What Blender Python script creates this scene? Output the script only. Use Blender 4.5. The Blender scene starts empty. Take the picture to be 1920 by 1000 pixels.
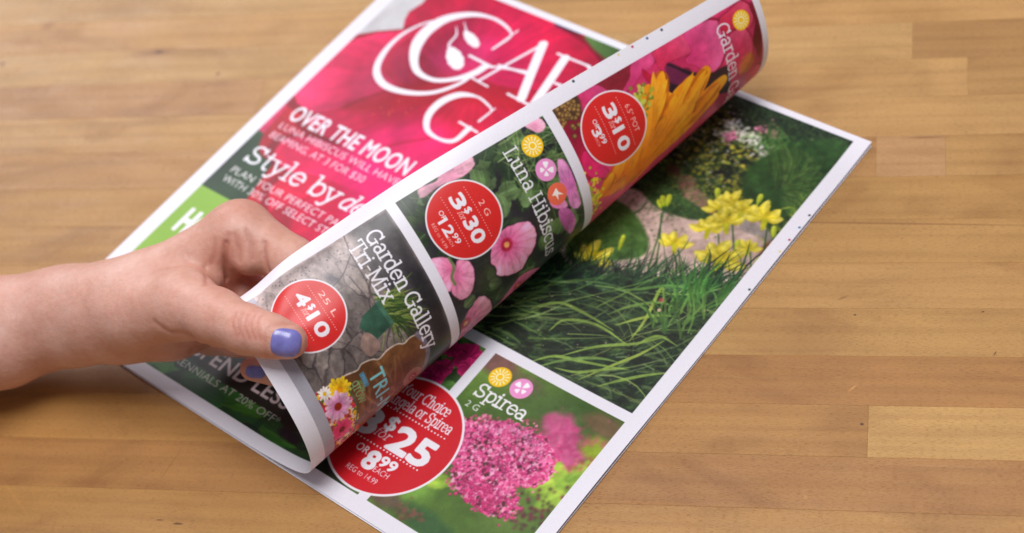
import bpy, math, random
import numpy as np
from mathutils import Vector, Matrix
random.seed(7); RNG=np.random.default_rng(11)
scene=bpy.context.scene
COL=scene.collection
# ------------------------------------------------------------------ camera
cam_d=bpy.data.cameras.new('camera'); cam=bpy.data.objects.new('camera',cam_d); COL.objects.link(cam)
cam_d.sensor_width=36.0; cam_d.sensor_fit='HORIZONTAL'; cam_d.lens=60.1219
cam_d.clip_start=0.02; cam_d.clip_end=60
cam.matrix_world=Matrix([[0.970527, 0.002987, 0.240974, 0.0], [0.14767, 0.782838, -0.604449, 0.0], [-0.190449, 0.622218, 0.759324, 0.587238], [0.0, 0.0, 0.0, 1.0]])
cam_d.dof.use_dof=True; cam_d.dof.focus_distance=0.690; cam_d.dof.aperture_fstop=6.6; cam_d.dof.aperture_blades=7
scene.camera=cam
# ------------------------------------------------------------------ world and light (soft window light from the far left)
world=bpy.data.worlds.new('World'); scene.world=world; world.use_nodes=True
wb=world.node_tree.nodes['Background']; wb.inputs[0].default_value=(0.90,0.92,1.0,1); wb.inputs[1].default_value=0.25
def area(name,loc,target,sx,sy,power,color):
    l=bpy.data.lights.new(name,'AREA'); l.shape='RECTANGLE'; l.size=sx; l.size_y=sy; l.energy=power; l.color=color
    o=bpy.data.objects.new(name,l); COL.objects.link(o); o.location=loc
    o.rotation_euler=(Vector(target)-Vector(loc)).to_track_quat('-Z','Y').to_euler(); return o
area('overhead_light',(-0.10,0.46,1.35),(-0.20,0.46,0),0.70,0.6,18.5,(1.0,0.985,1.0))
area('window_light',(-1.50,1.95,1.15),(-0.2,0.47,0),0.8,0.7,18.0,(1.0,0.96,1.0))
scene.view_settings.view_transform='Standard'; scene.view_settings.look='None'
scene.view_settings.exposure=-0.21; scene.view_settings.gamma=1.0

# ------------------------------------------------------------------ helpers
def link(name,me,parent=None,mats=()):
    o=bpy.data.objects.new(name,me); COL.objects.link(o)
    for m in mats: me.materials.append(m)
    if parent is not None: o.parent=parent
    return o
def mesh(name,v,f,smooth=False):
    me=bpy.data.meshes.new(name); me.from_pydata([tuple(map(float,a)) for a in v],[],[tuple(map(int,a)) for a in f])
    if smooth: me.polygons.foreach_set('use_smooth',[True]*len(me.polygons))
    me.update(); return me
def mat(name):
    m=bpy.data.materials.new(name); m.use_nodes=True; nt=m.node_tree
    return m,nt,nt.nodes['Principled BSDF']
def N(nt,t,**k):
    n=nt.nodes.new(t)
    for a,b in k.items(): setattr(n,a,b)
    return n
def ramp(nt,src,stops):
    r=N(nt,'ShaderNodeValToRGB'); e=r.color_ramp.elements
    while len(e)>1: e.remove(e[-1])
    e[0].position=stops[0][0]; e[0].color=stops[0][1]
    for p,c in stops[1:]:
        x=e.new(p); x.color=c
    nt.links.new(src,r.inputs[0]); return r.outputs[0]
def g1(x): return (x,x,x,1)
def mixc(nt,mode,fac,a,b):
    m=N(nt,'ShaderNodeMix',data_type='RGBA',blend_type=mode)
    for i,s in ((0,fac),(6,a),(7,b)):
        if hasattr(s,'links'): nt.links.new(s,m.inputs[i])
        else: m.inputs[i].default_value=s
    return m.outputs[2]
def mth(nt,op,a,b=0.0,c=0.0):
    m=N(nt,'ShaderNodeMath',operation=op)
    for i,s in enumerate((a,b,c)):
        if hasattr(s,'links'): nt.links.new(s,m.inputs[i])
        else: m.inputs[i].default_value=s
    return m.outputs[0]
def lin(c): 
    c=np.asarray(c,float)/255.; return tuple(np.where(c<.04045,c/12.92,((c+.055)/1.055)**2.4))

# ------------------------------------------------------------------ table: glued staves
def wood_material():
    m,nt,b=mat('beech_wood'); L=nt.links
    oi=N(nt,'ShaderNodeObjectInfo'); tc=N(nt,'ShaderNodeTexCoord')
    off=N(nt,'ShaderNodeCombineXYZ')
    L.new(mth(nt,'MULTIPLY',oi.outputs['Random'],37.0),off.inputs[0]); L.new(mth(nt,'MULTIPLY',oi.outputs['Random'],11.0),off.inputs[1])
    add=N(nt,'ShaderNodeVectorMath',operation='ADD'); L.new(tc.outputs['Object'],add.inputs[0]); L.new(off.outputs[0],add.inputs[1])
    def sc(x,y,z=1):
        v=N(nt,'ShaderNodeVectorMath',operation='MULTIPLY'); L.new(add.outputs[0],v.inputs[0]); v.inputs[1].default_value=(x,y,z); return v.outputs[0]
    def noise(vec,det=3,dist=0,rough=.55):
        n=N(nt,'ShaderNodeTexNoise'); n.inputs['Scale'].default_value=1; n.inputs['Detail'].default_value=det
        n.inputs['Distortion'].default_value=dist; n.inputs['Roughness'].default_value=rough; L.new(vec,n.inputs['Vector']); return n.outputs[0]
    base=oi.outputs['Color']
    c=mixc(nt,'MULTIPLY',1.0,base,(.985,1.035,1.03,1))
    big=noise(sc(15,30),4,1.0)
    c=mixc(nt,'MULTIPLY',1.0,c,ramp(nt,big,[(.28,(.80,.74,.68,1)),(.5,(1,1,1,1)),(.74,(1.10,1.11,1.12,1))]))
    grain=noise(sc(12,330),4,.4)
    c=mixc(nt,'MULTIPLY',1.0,c,ramp(nt,grain,[(.30,(.93,.91,.88,1)),(.55,(1.01,1.01,1.01,1)),(.75,(1.04,1.04,1.05,1))]))
    patch=noise(sc(5,9),3,.5)
    c=mixc(nt,'MULTIPLY',1.0,c,ramp(nt,patch,[(.32,(.92,.89,.87,1)),(.5,(1,1,1,1)),(.70,(1.02,1.03,1.05,1))]))
    # cathedral figure: distorted bands
    w=N(nt,'ShaderNodeTexWave',wave_type='BANDS',bands_direction='Y'); w.inputs['Scale'].default_value=1; w.inputs['Distortion'].default_value=7; w.inputs['Detail'].default_value=3; w.inputs['Detail Scale'].default_value=1.2
    L.new(sc(2.2,34),w.inputs['Vector'])
    c=mixc(nt,'MULTIPLY',1.0,c,ramp(nt,w.outputs['Fac'],[(0,(.95,.93,.91,1)),(.35,(1,1,1,1)),(1,(1.02,1.02,1.02,1))]))
    # short dark ray flecks
    fl=noise(sc(430,3300),3,0,.65); mask=noise(sc(40,60),2)
    ft=ramp(nt,mth(nt,'ADD',fl,mth(nt,'MULTIPLY',mask,.10)),[(.585,g1(0)),(.70,g1(1))])
    c=mixc(nt,'MULTIPLY',ft,c,(.74,.66,.58,1))
    fl2=noise(sc(900,5200),1)
    c=mixc(nt,'MULTIPLY',1.0,c,ramp(nt,fl2,[(.3,(.93,.92,.9,1)),(.7,(1.06,1.06,1.06,1))]))
    # knots, nicks and old scratches, each at its place on the table top
    geo=N(nt,'ShaderNodeNewGeometry')
    def spot(x,y,rx,ry,col,soft=.5,ang=0.0,amt=1.0):
        nonlocal c
        s=N(nt,'ShaderNodeVectorMath',operation='SUBTRACT'); L.new(geo.outputs['Position'],s.inputs[0]); s.inputs[1].default_value=(x,y,0)
        mp=N(nt,'ShaderNodeMapping',vector_type='POINT'); L.new(s.outputs[0],mp.inputs[0]); mp.inputs['Rotation'].default_value=(0,0,-ang)
        q=N(nt,'ShaderNodeVectorMath',operation='MULTIPLY'); L.new(mp.outputs[0],q.inputs[0]); q.inputs[1].default_value=(1/rx,1/ry,0)
        ln=N(nt,'ShaderNodeVectorMath',operation='LENGTH'); L.new(q.outputs[0],ln.inputs[0])
        c=mixc(nt,'MULTIPLY',ramp(nt,ln.outputs[1],[(1-soft,g1(amt)),(1,g1(0))]),c,col)
    for (x,y),rx,ry,col,soft,ang,amt in [
        ((-0.40404, 0.61602),.0035,.0016,(.30,.2,.14,1),.7,0,1),((-0.40612, 0.61572),.016,.004,(.72,.62,.55,1),.9,.1,1),((-0.36503, 0.59797),.002,.0014,(.45,.34,.26,1),.8,0,1),
        ((-0.47826, 0.64004),.006,.005,(.72,.62,.55,1),.9,0,1),((-0.49558, 0.61086),.003,.002,(.4,.3,.24,1),.8,0,1),
        ((-0.31085, 0.33018),.0030,.0006,(.32,.25,.2,1),.5,0,1),((-0.31958, 0.33166),.002,.0004,(.4,.3,.25,1),.5,0,1),
        ((-0.02932, 0.38671),.0010,.0007,(.25,.18,.14,1),.4,0,1),((-0.03348, 0.44161),.0007,.0005,(.2,.15,.12,1),.4,0,1),((0.0186, 0.4435),.0009,.0004,(.3,.2,.16,1),.4,.3,1),
        ((-0.03357, 0.40402),.0028,.0006,(1.5,1.6,1.75,1),.5,.8,.8),((-0.03931, 0.4095),.003,.0006,(1.3,1.35,1.45,1),.6,.1,.7),((-0.03883, 0.45067),.003,.0008,(.7,.62,.55,1),.7,.5,1),
        ((-0.05024, 0.35203),.0012,.0012,(1.25,1.3,1.35,1),.6,0,.7),((0.02303, 0.42232),.0014,.0004,(.4,.3,.25,1),.5,1.1,1),
        ((-0.3226, 0.35883),.014,.0005,(.72,.62,.52,1),.7,1.25,.55),((-0.38941, 0.33917),.016,.0008,(1.25,1.2,1.15,1),.8,-.75,.5),
        ((-0.00478, 0.5424),.012,.0010,(.55,.47,.42,1),.8,0,.8),((-0.01262, 0.49147),.085,.0008,(.62,.52,.45,1),.7,-.030,.8)]:
        spot(x,y,rx,ry,col,soft,ang,amt)
    L.new(c,b.inputs['Base Color'])
    b.inputs['Roughness'].default_value=.5; b.inputs['Coat Weight'].default_value=.18; b.inputs['Coat Roughness'].default_value=.38
    rr=noise(sc(30,90),3); L.new(ramp(nt,rr,[(.3,g1(.42)),(.7,g1(.58))]),b.inputs['Roughness'])
    bp=N(nt,'ShaderNodeBump'); bp.inputs['Strength'].default_value=.30; bp.inputs['Distance'].default_value=.0004
    L.new(mth(nt,'ADD',grain,mth(nt,'MULTIPLY',ft,-.6)),bp.inputs['Height']); L.new(bp.outputs[0],b.inputs['Normal'])
    return m
WOOD=wood_material()
glue,gnt,gb=mat('glue_line'); gb.inputs['Base Color'].default_value=(.10,.055,.025,1); gb.inputs['Roughness'].default_value=.8
ROW0=0.6176; PITCH=0.024652; TZ=-0.0010      # far edge of row 0, stave width, height of the table top
table=bpy.data.objects.new('tabletop',None); COL.objects.link(table); table.location=(0,0.45,TZ-.03)
table['label']='honey-brown butcher-block wooden table top under the flyer and the hand'; table['category']='table'
def box_me(name,sx,sy,sz,bev):
    # box with its top edges bevelled, top face at z=0
    X,Y=sx/2,sy/2; v=[]
    for z,i in ((-sz,0),(-bev,0),(0,bev)):
        v+=[(-X+i,-Y+i,z),(X-i,-Y+i,z),(X-i,Y-i,z),(-X+i,Y-i,z)]
    f=[(3,2,1,0),(8,9,10,11)]
    for l in (0,4):
        for k in range(4): f.append((l+k,l+(k+1)%4,l+4+(k+1)%4,l+4+k))
    return mesh(name,v,f)
XL,XR=-1.1,.75
ROWS={}
JT={0:[-0.0108],1:[0.0144,-0.33686],2:[-0.58329],3:[0.00409,-0.02645],4:[-0.50549],5:[0.07444],6:[0.0418],7:[-0.50453],8:[0.05028],9:[-0.02694],10:[-0.45298],11:[0.05666],-1:[0.04802],-2:[-0.234]}
TINT={(0,1):(174,127,75),(0,0):(194,148,93),(1,2):(180,133,79),(1,1):(194,146,90),(1,0):(188,138,88),(2,0):(182,134,83),(2,1):(190,142,86),(3,1):(187,138,90),(3,0):(184,134,79),(3,2):(182,134,77),
 (8,0):(174,120,62),(9,0):(179,126,65),(9,1):(197,148,84),(10,1):(174,120,64),(10,0):(168,118,63),(7,1):(185,136,75),(7,0):(185,136,75),(6,0):(188,138,79),(5,0):(184,135,75),(4,1):(182,133,73),(4,0):(186,134,77),(11,0):(182,130,69),(-1,0):(196,146,89),(-1,1):(188,140,87),(-2,0):(198,152,97),(-2,1):(180,132,81)}
for n in range(-16,28):
    y1=ROW0-PITCH*n; y0=y1-PITCH
    js=sorted(JT.get(n,[random.uniform(-.8,.5)])); xs=[XL]+js+[XR]
    for k in range(len(xs)-1):
        w=xs[k+1]-xs[k]; me=box_me('plank',w-.00004,PITCH-.00003,.03,.00006)
        o=link('plank',me,table,[WOOD])
        o.location=((xs[k]+xs[k+1])/2,(y0+y1)/2-.45,.03+random.uniform(-.00003,.00003))
        t=TINT.get((n,k)) or (185+random.uniform(-9,9),135+random.uniform(-8,8),80+random.uniform(-8,8))
        o.color=(*lin(t),1)
gl=link('glue_line',box_me('glue_line',XR-XL,PITCH*44-.001,.026,.0001),table,[glue]); gl.location=((XL+XR)/2,ROW0-PITCH*6-.45,.0294-.0004+.0003)

# ------------------------------------------------------------------ the printed pages, painted as images in page units
# page unit: x 0..1 from left to right, y 0..0.986 from bottom to top
PX=1300; HP=0.98604
class Page:
    def __init__(s,base=(234,230,238)):
        s.w=PX; s.h=int(round(PX*HP)); s.a=np.empty((s.h,s.w,3),np.float32); s.a[:]=np.array(base,np.float32)/255
        s.clip=(0,0,s.w,s.h)
    def setclip(s,x0,y0,x1,y1): s.clip=(int(x0*PX),int(y0*PX),int(x1*PX),int(y1*PX))
    def noclip(s): s.clip=(0,0,s.w,s.h)
    def win(s,x0,y0,x1,y1):
        c=s.clip; x0=max(c[0],int(math.floor(x0*PX))-2); y0=max(c[1],int(math.floor(y0*PX))-2); x1=min(c[2],int(math.ceil(x1*PX))+3); y1=min(c[3],int(math.ceil(y1*PX))+3)
        if x1<=x0 or y1<=y0: return None
        xs=(np.arange(x0,x1)+.5)/PX; ys=(np.arange(y0,y1)+.5)/PX
        return slice(y0,y1),slice(x0,x1),xs[None,:].astype(np.float32),ys[:,None].astype(np.float32)
    def blend(s,sy,sx,cov,col):
        t=s.a[sy,sx]; cov=np.clip(cov,0,1)[...,None]; col=np.asarray(col,np.float32)
        if col.ndim==1: col=col/255
        s.a[sy,sx]=t*(1-cov)+col*cov
    def poly(s,pts,col,al=1,soft=1.2,var=None):
        p=np.array(pts,np.float32); m=soft/PX
        w=s.win(p[:,0].min()-m,p[:,1].min()-m,p[:,0].max()+m,p[:,1].max()+m)
        if w is None: return
        sy,sx,X,Y=w; ins=np.zeros((Y.shape[0],X.shape[1]),bool); d=np.full(ins.shape,9.,np.float32)
        q=np.roll(p,-1,0)
        for (ax,ay),(bx,by) in zip(p,q):
            if ay!=by:
                c=((ay>Y)!=(by>Y)); xi=(bx-ax)*(Y-ay)/(by-ay)+ax; ins^=(c&(X<xi))
            dx,dy=bx-ax,by-ay; t=np.clip(((X-ax)*dx+(Y-ay)*dy)/(dx*dx+dy*dy+1e-12),0,1)
            d=np.minimum(d,(X-ax-t*dx)**2+(Y-ay-t*dy)**2)
        sd=np.sqrt(d)*PX; sd=np.where(ins,sd,-sd); cov=np.clip(.5+sd/soft,0,1)*al
        c=np.asarray(col,np.float32)/255
        if var is not None:
            c=np.clip(c[None,None]+ (s.field(sy,sx,var[0],var[1],var[2])-.5)[...,None]*np.asarray(var[3],np.float32)/255,0,1)
        else: c=np.asarray(col,np.float32)
        s.blend(sy,sx,cov,c)
    def field(s,sy,sx,fx,fy,seed):
        h=sy.stop-sy.start; w=sx.stop-sx.start
        return fbm(h,w,fx*w/PX,fy*h/PX,seed)
    def cap(s,a,b,r0,r1,col,al=1,soft=1.2,tex=None):
        ax,ay=a; bx,by=b; r=max(r0,r1)+soft/PX
        w=s.win(min(ax,bx)-r,min(ay,by)-r,max(ax,bx)+r,max(ay,by)+r)
        if w is None: return
        sy,sx,X,Y=w; dx,dy=bx-ax,by-ay; t=np.clip(((X-ax)*dx+(Y-ay)*dy)/(dx*dx+dy*dy+1e-12),0,1)
        d=np.sqrt((X-ax-t*dx)**2+(Y-ay-t*dy)**2); cov=np.clip(.5+((r0+(r1-r0)*t)-d)*PX/soft,0,1)*al
        s.blend(sy,sx,cov,col)
    def stroke(s,pts,wd,col,al=1,soft=1.2):
        # one coverage mask for the whole stroke, so that the joints do not show
        p=np.array(pts,float); wd=np.broadcast_to(np.array(wd,float),(len(p),)) if np.ndim(wd)==0 else np.array(wd,float)
        m=wd.max()+soft/PX; w=s.win(p[:,0].min()-m,p[:,1].min()-m,p[:,0].max()+m,p[:,1].max()+m)
        if w is None: return
        sy,sx,X,Y=w; best=np.zeros((Y.shape[0],X.shape[1]),np.float32)
        for i in range(len(p)-1):
            ax,ay=p[i]; bx,by=p[i+1]; dx,dy=bx-ax,by-ay; t=np.clip(((X-ax)*dx+(Y-ay)*dy)/(dx*dx+dy*dy+1e-12),0,1)
            d=np.sqrt((X-ax-t*dx)**2+(Y-ay-t*dy)**2); best=np.maximum(best,.5+((wd[i]+(wd[i+1]-wd[i])*t)-d)*PX/soft)
        s.blend(sy,sx,np.clip(best,0,1)*al,col)
    def disc(s,c,r,col,al=1,soft=1.2,ry=None):
        ry=ry or r; m=soft/PX
        w=s.win(c[0]-r-m,c[1]-ry-m,c[0]+r+m,c[1]+ry+m)
        if w is None: return
        sy,sx,X,Y=w; d=np.sqrt(((X-c[0])/r)**2+((Y-c[1])/ry)**2); cov=np.clip(.5+(1-d)*min(r,ry)*PX/soft,0,1)*al; s.blend(sy,sx,cov,col)
    def petal(s,a,b,w,c0,c1,edge=None,prof=(.6,1.0),veins=10,vs=.10,al=1,bend=0.0,soft=1.5,seed=0):
        # petal from a (base) to b (tip); w half width; colours run from c0 at the base to c1 at the tip
        ax,ay=a; bx,by=b; L=math.hypot(bx-ax,by-ay); ux,uy=(bx-ax)/L,(by-ay)/L; m=w+abs(bend)*L+.002
        W=s.win(min(ax,bx)-m,min(ay,by)-m,max(ax,bx)+m,max(ay,by)+m)
        if W is None: return
        sy,sx,X,Y=W; t=((X-ax)*ux+(Y-ay)*uy)/L; n=(-(X-ax)*uy+(Y-ay)*ux)-bend*L*np.sin(np.pi*np.clip(t,0,1))
        tt=np.clip(t,1e-4,1-1e-4); pf=(tt**prof[0])*((1-tt)**(prof[1]*.5)); pm=(lambda z:(z**prof[0])*((1-z)**(prof[1]*.5)))(np.linspace(.01,.99,60)).max()
        hw=w*pf/pm*(1+.05*np.sin(tt*23+seed)); k=n/np.maximum(hw,1e-5)
        cov=np.clip(.5+(hw-np.abs(n))*PX/soft,0,1)*np.clip(.5+np.minimum(t,1-t)*L*PX/soft,0,1)*al
        c0=np.array(c0,float)/255; c1=np.array(c1,float)/255; c=c0+(c1-c0)*np.clip(t,0,1)[...,None]
        kk=np.clip(k,-1,1)
        v=np.sin(kk*veins*1.7+seed*2+np.sin(tt*5+seed)*.6)*.6+np.sin(kk*veins*3.9+seed)*.4
        sh=1+vs*v-vs*1.2*kk**2+vs*.8*kk*math.cos(seed)
        c=np.clip(c*sh[...,None],0,1)
        if edge is not None:
            e=np.clip((np.abs(kk)-.72)/.28,0,1)[...,None]; c=c*(1-e)+np.array(edge,float)/255*e
        s.blend(sy,sx,cov,c.astype(np.float32))
_fc={}
def vnoise(h,w,fy,fx,seed):
    r=np.random.default_rng(seed); gh=int(math.ceil(fy))+3; gw=int(math.ceil(fx))+3
    g=r.random((gh,gw)).astype(np.float32)
    y=np.linspace(0,fy,h,endpoint=False); x=np.linspace(0,fx,w,endpoint=False)
    yi=y.astype(int); xi=x.astype(int); ty=(y-yi); tx=(x-xi); ty=(ty*ty*(3-2*ty)).astype(np.float32)[:,None]; tx=(tx*tx*(3-2*tx)).astype(np.float32)[None]
    a=g[yi][:,xi]; b=g[yi][:,xi+1]; c=g[yi+1][:,xi]; d=g[yi+1][:,xi+1]
    return (a*(1-tx)+b*tx)*(1-ty)+(c*(1-tx)+d*tx)*ty
def fbm(h,w,fx,fy,seed,o=4):
    t=np.zeros((h,w),np.float32); amp=1.;s=0
    for i in range(o):
        t+=amp*vnoise(h,w,fy*2**i,fx*2**i,seed*17+i); s+=amp; amp*=.55
    return t/s
def fillnoise(pg,x0,y0,x1,y1,stops,fx,fy,seed,o=5,warp=0):
    w=pg.win(x0,y0,x1,y1)
    if w is None: return
    sy,sx,X,Y=w; h,wd=Y.shape[0],X.shape[1]; n=fbm(h,wd,fx*wd/PX,fy*h/PX,seed,o); n=np.clip((n-.25)/.5,0,1)
    ps=[a for a,_ in stops]; cs=np.array([c for _,c in stops],float)/255
    c=np.stack([np.interp(n,ps,cs[:,k]) for k in range(3)],-1).astype(np.float32); pg.a[sy,sx]=c
def softpatch(pg,c,rx,ry,col,al=.8,seed=1,rough=.5,ang=0.):
    m=1.25; r=max(rx,ry)*m; w=pg.win(c[0]-r,c[1]-r,c[0]+r,c[1]+r)
    if w is None: return
    sy,sx,X,Y=w; ca,sa=math.cos(ang),math.sin(ang); U=(X-c[0])*ca+(Y-c[1])*sa; V=-(X-c[0])*sa+(Y-c[1])*ca
    d=np.sqrt((U/rx)**2+(V/ry)**2); n=fbm(Y.shape[0],X.shape[1],28*X.shape[1]/PX,28*Y.shape[0]/PX,seed,3)
    cov=np.clip((1-d+(n-.5)*rough*2)*2.2,0,1)*al; pg.blend(sy,sx,cov,col)
def blur(pg,x0,y0,x1,y1,n=1,passes=2):
    w=pg.win(x0,y0,x1,y1); sy,sx=w[0],w[1]; t=pg.a[sy,sx].copy()
    for _ in range(passes):
        for ax in (0,1):
            p=np.concatenate([np.repeat(t.take([0],ax),n,ax),t,np.repeat(t.take([-1],ax),n,ax)],ax); k=2*n+1; c=np.cumsum(p,ax,dtype=np.float64)
            c=np.concatenate([np.zeros_like(c.take([0],ax)),c],ax); L=t.shape[ax]; t=((c.take(range(k,k+L),ax)-c.take(range(0,L),ax))/k).astype(np.float32)
    pg.a[sy,sx]=t
def cells(pg,x0,y0,x1,y1,n,seed,lo,hi,tint,crack,cw,warp=.012,sq=1.0,al=1.0):
    # irregular stones: Voronoi cells with warped edges and dark joints
    w=pg.win(x0,y0,x1,y1); sy,sx,X,Y=w; h,wd=Y.shape[0],X.shape[1]; r=np.random.default_rng(seed); p=np.stack([r.uniform(x0,x1,n),r.uniform(y0,y1,n)],-1)
    k=lambda s,f:fbm(h,wd,f*wd/PX,f*h/PX,s,4)-.5
    XX=X+k(seed+1,30)*warp*2; YY=(Y+k(seed+2,30)*warp*2)
    f1=np.full((h,wd),9.,np.float32); f2=f1.copy(); idx=np.zeros((h,wd),int)
    for i,(a,b) in enumerate(p):
        d=np.sqrt((XX-a)**2+((YY-b)*sq)**2); m=d<f1; f2=np.where(m,f1,np.minimum(f2,d)); idx=np.where(m,i,idx); f1=np.where(m,d,f1)
    val=r.uniform(lo,hi,n)[idx]+k(seed+3,60)*60+k(seed+4,160)*46; e=np.clip((f2-f1)/cw,0,1); e=e*e*(3-2*e)
    col=val[...,None]*np.array(tint)*(.25+.75*e[...,None])+np.array(crack)*(1-e[...,None])*.75
    pg.blend(sy,sx,np.full((h,wd),al,np.float32),np.clip(col/255,0,1).astype(np.float32))
def bloom(pg,pts,c,light,deep,veins=16,vs=.07,core=.35,edge=.25,seed=0,soft=1.6,al=1.,under=None,ruf=.012):
    # flower or petal with its own outline: colour runs outward from c, veins fan out from c
    p=crm(pts,6,True); cc=p.mean(0); q=p-cc; kk=np.arange(len(p)); p=cc+q*(1+ruf*(np.sin(kk*1.3+seed)+.6*np.sin(kk*2.9+seed*2)))[:,None]
    if under is not None: pg.poly([(c[0]+(x-c[0])*1.06,c[1]+(y-c[1])*1.06) for x,y in p],under,.7,5)
    m=.003; w=pg.win(p[:,0].min()-m,p[:,1].min()-m,p[:,0].max()+m,p[:,1].max()+m)
    if w is None: return
    sy,sx,X,Y=w
    ins=np.zeros((Y.shape[0],X.shape[1]),bool); d=np.full(ins.shape,9.,np.float32)
    for (ax,ay),(bx,by) in zip(p,np.roll(p,-1,0)):
        if ay!=by: ins^=((ay>Y)!=(by>Y))&(X<(bx-ax)*(Y-ay)/(by-ay)+ax)
        dx,dy=bx-ax,by-ay; t=np.clip(((X-ax)*dx+(Y-ay)*dy)/(dx*dx+dy*dy+1e-12),0,1); d=np.minimum(d,(X-ax-t*dx)**2+(Y-ay-t*dy)**2)
    d=np.sqrt(d); cov=np.clip(.5+np.where(ins,d,-d)*PX/soft,0,1)*al; R=np.abs(p-np.array(c)).max()
    r=np.sqrt((X-c[0])**2+(Y-c[1])**2)/R; th=np.arctan2(Y-c[1],X-c[0]); n=fbm(Y.shape[0],X.shape[1],40*X.shape[1]/PX,40*Y.shape[0]/PX,seed,4)-.5; n2=fbm(Y.shape[0],X.shape[1],14*X.shape[1]/PX,14*Y.shape[0]/PX,seed+5,3)-.5
    k=np.clip((r+n2*.5-core*.3)/(core*1.6+.2),0,1); k=k*(1-edge*np.exp(-(d/.0035)))
    v=np.sin(th*veins+n*5)*.6+np.sin(th*veins*2.3+n*7+seed)*.4
    col=(np.array(deep)*(1-k[...,None])+np.array(light)*k[...,None])/255*(1+vs*v+n2*.22)[...,None]
    pg.blend(sy,sx,cov,np.clip(col,0,1).astype(np.float32))
def photo_tone(pg,x0,y0,x1,y1,seed,mul=(1,1,1),sat=1.0,big=.30,fine=.16,fb=7,ff=90):
    # printed photographs are never flat: large tonal drift, fine texture, less saturated ink
    w=pg.win(x0,y0,x1,y1); sy,sx,X,Y=w; h,wd=Y.shape[0],X.shape[1]; k=lambda s,f,o:fbm(h,wd,f*wd/PX,f*h/PX,s,o)-.5
    g=1+k(seed,fb,4)*2*big+k(seed+1,ff,4)*2*fine; t=pg.a[sy,sx]; L=t@np.array((.3,.59,.11),np.float32); t=L[...,None]+(t-L[...,None])*sat
    pg.a[sy,sx]=np.clip(t*g[...,None]*np.array(mul,np.float32),0,1)
def crm(pts,n=8,closed=False):
    p=np.array(pts,float); k=len(p)
    if closed: P=np.vstack([p[-1],p,p[0],p[1]]); rng=range(k)
    else: P=np.vstack([2*p[0]-p[1],p,2*p[-1]-p[-2]]); rng=range(k-1)
    out=[]
    for i in rng:
        a,b,c,d=P[i:i+4]
        for t in np.linspace(0,1,n,endpoint=False):
            out.append(.5*((2*b)+(-a+c)*t+(2*a-5*b+4*c-d)*t*t+(-a+3*b-3*c+d)*t**3))
    if not closed: out.append(p[-1])
    return np.array(out)
# ---- lettering: sans from Blender's built-in font, slab serif from pen strokes
_tc={}
def glyphs(txt,bold,track=1.0):
    key=(txt,track)
    if key in _tc: return _tc[key]
    cu=bpy.data.curves.new('lettering','FONT'); cu.body=txt; cu.size=1; cu.resolution_u=3; cu.space_character=track
    o=bpy.data.objects.new('lettering',cu); COL.objects.link(o); dg=bpy.context.evaluated_depsgraph_get(); e=o.evaluated_get(dg); me=e.to_mesh()
    me.calc_loop_triangles(); v=np.array([(q.co.x,q.co.y) for q in me.vertices]); t=np.array([tuple(l.vertices) for l in me.loop_triangles])
    tri=v[t] if len(t) else np.zeros((0,3,2)); e.to_mesh_clear(); bpy.data.objects.remove(o); bpy.data.curves.remove(cu)
    _tc[key]=tri; return tri
CAPH=.727
def sans(pg,txt,p,h,col,bold=0.0,sx=1.0,al=1,width=None,align='L',ang=0.0,soft=0):
    tri=glyphs(txt,0.0,(1.0+bold*1.9) if len(txt)>3 else 1.0).copy()
    if not len(tri): return
    s=h/CAPH; x0=tri[...,0].min(); x1=tri[...,0].max()
    if width: sx=width/((x1-x0)*s)
    tri[...,0]=(tri[...,0]-x0)*s*sx; tri[...,1]*=s
    if align=='C': tri[...,0]-=(x1-x0)*s*sx/2
    ca,sa=math.cos(ang),math.sin(ang); X=tri[...,0]*ca-tri[...,1]*sa+p[0]; Y=tri[...,0]*sa+tri[...,1]*ca+p[1]
    tri=np.stack([X,Y],-1); K=3
    w=pg.win(X.min()-.03*s,Y.min()-.03*s,X.max()+.03*s,Y.max()+.03*s)
    if w is None: return
    sy,sx_,_,_=w; hh=(sy.stop-sy.start)*K; ww=(sx_.stop-sx_.start)*K; m=np.zeros((hh,ww),bool)
    T=(tri*PX-np.array([sx_.start,sy.start]))*K
    for a,b,c in T:
        x0=max(0,int(min(a[0],b[0],c[0]))); x1=min(ww,int(max(a[0],b[0],c[0]))+2); y0=max(0,int(min(a[1],b[1],c[1]))); y1=min(hh,int(max(a[1],b[1],c[1]))+2)
        if x1<=x0 or y1<=y0: continue
        gx=np.arange(x0,x1)[None]+.5; gy=np.arange(y0,y1)[:,None]+.5
        e=lambda p,q:(q[0]-p[0])*(gy-p[1])-(q[1]-p[1])*(gx-p[0])
        e0,e1,e2=e(a,b),e(b,c),e(c,a); m[y0:y1,x0:x1]|=((e0>=0)&(e1>=0)&(e2>=0))|((e0<=0)&(e1<=0)&(e2<=0))
    rb=bold*.9*s*PX*K
    if rb>.7:
        o=m.copy(); R_=int(math.ceil(rb))
        for dy in range(-R_,R_+1):
            for dx in range(-R_,R_+1):
                if 0<dx*dx+dy*dy<=rb*rb: o|=np.roll(np.roll(m,dy,0),dx,1)
        m=o
    cov=m.reshape(hh//K,K,ww//K,K).mean((1,3)).astype(np.float32)*al
    pg.blend(sy,sx_,cov,col)
def arc(cx,cy,rx,ry,a0,a1,n=14):
    return [(cx+rx*math.cos(math.radians(a)),cy+ry*math.sin(math.radians(a))) for a in np.linspace(a0,a1,n)]
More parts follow.
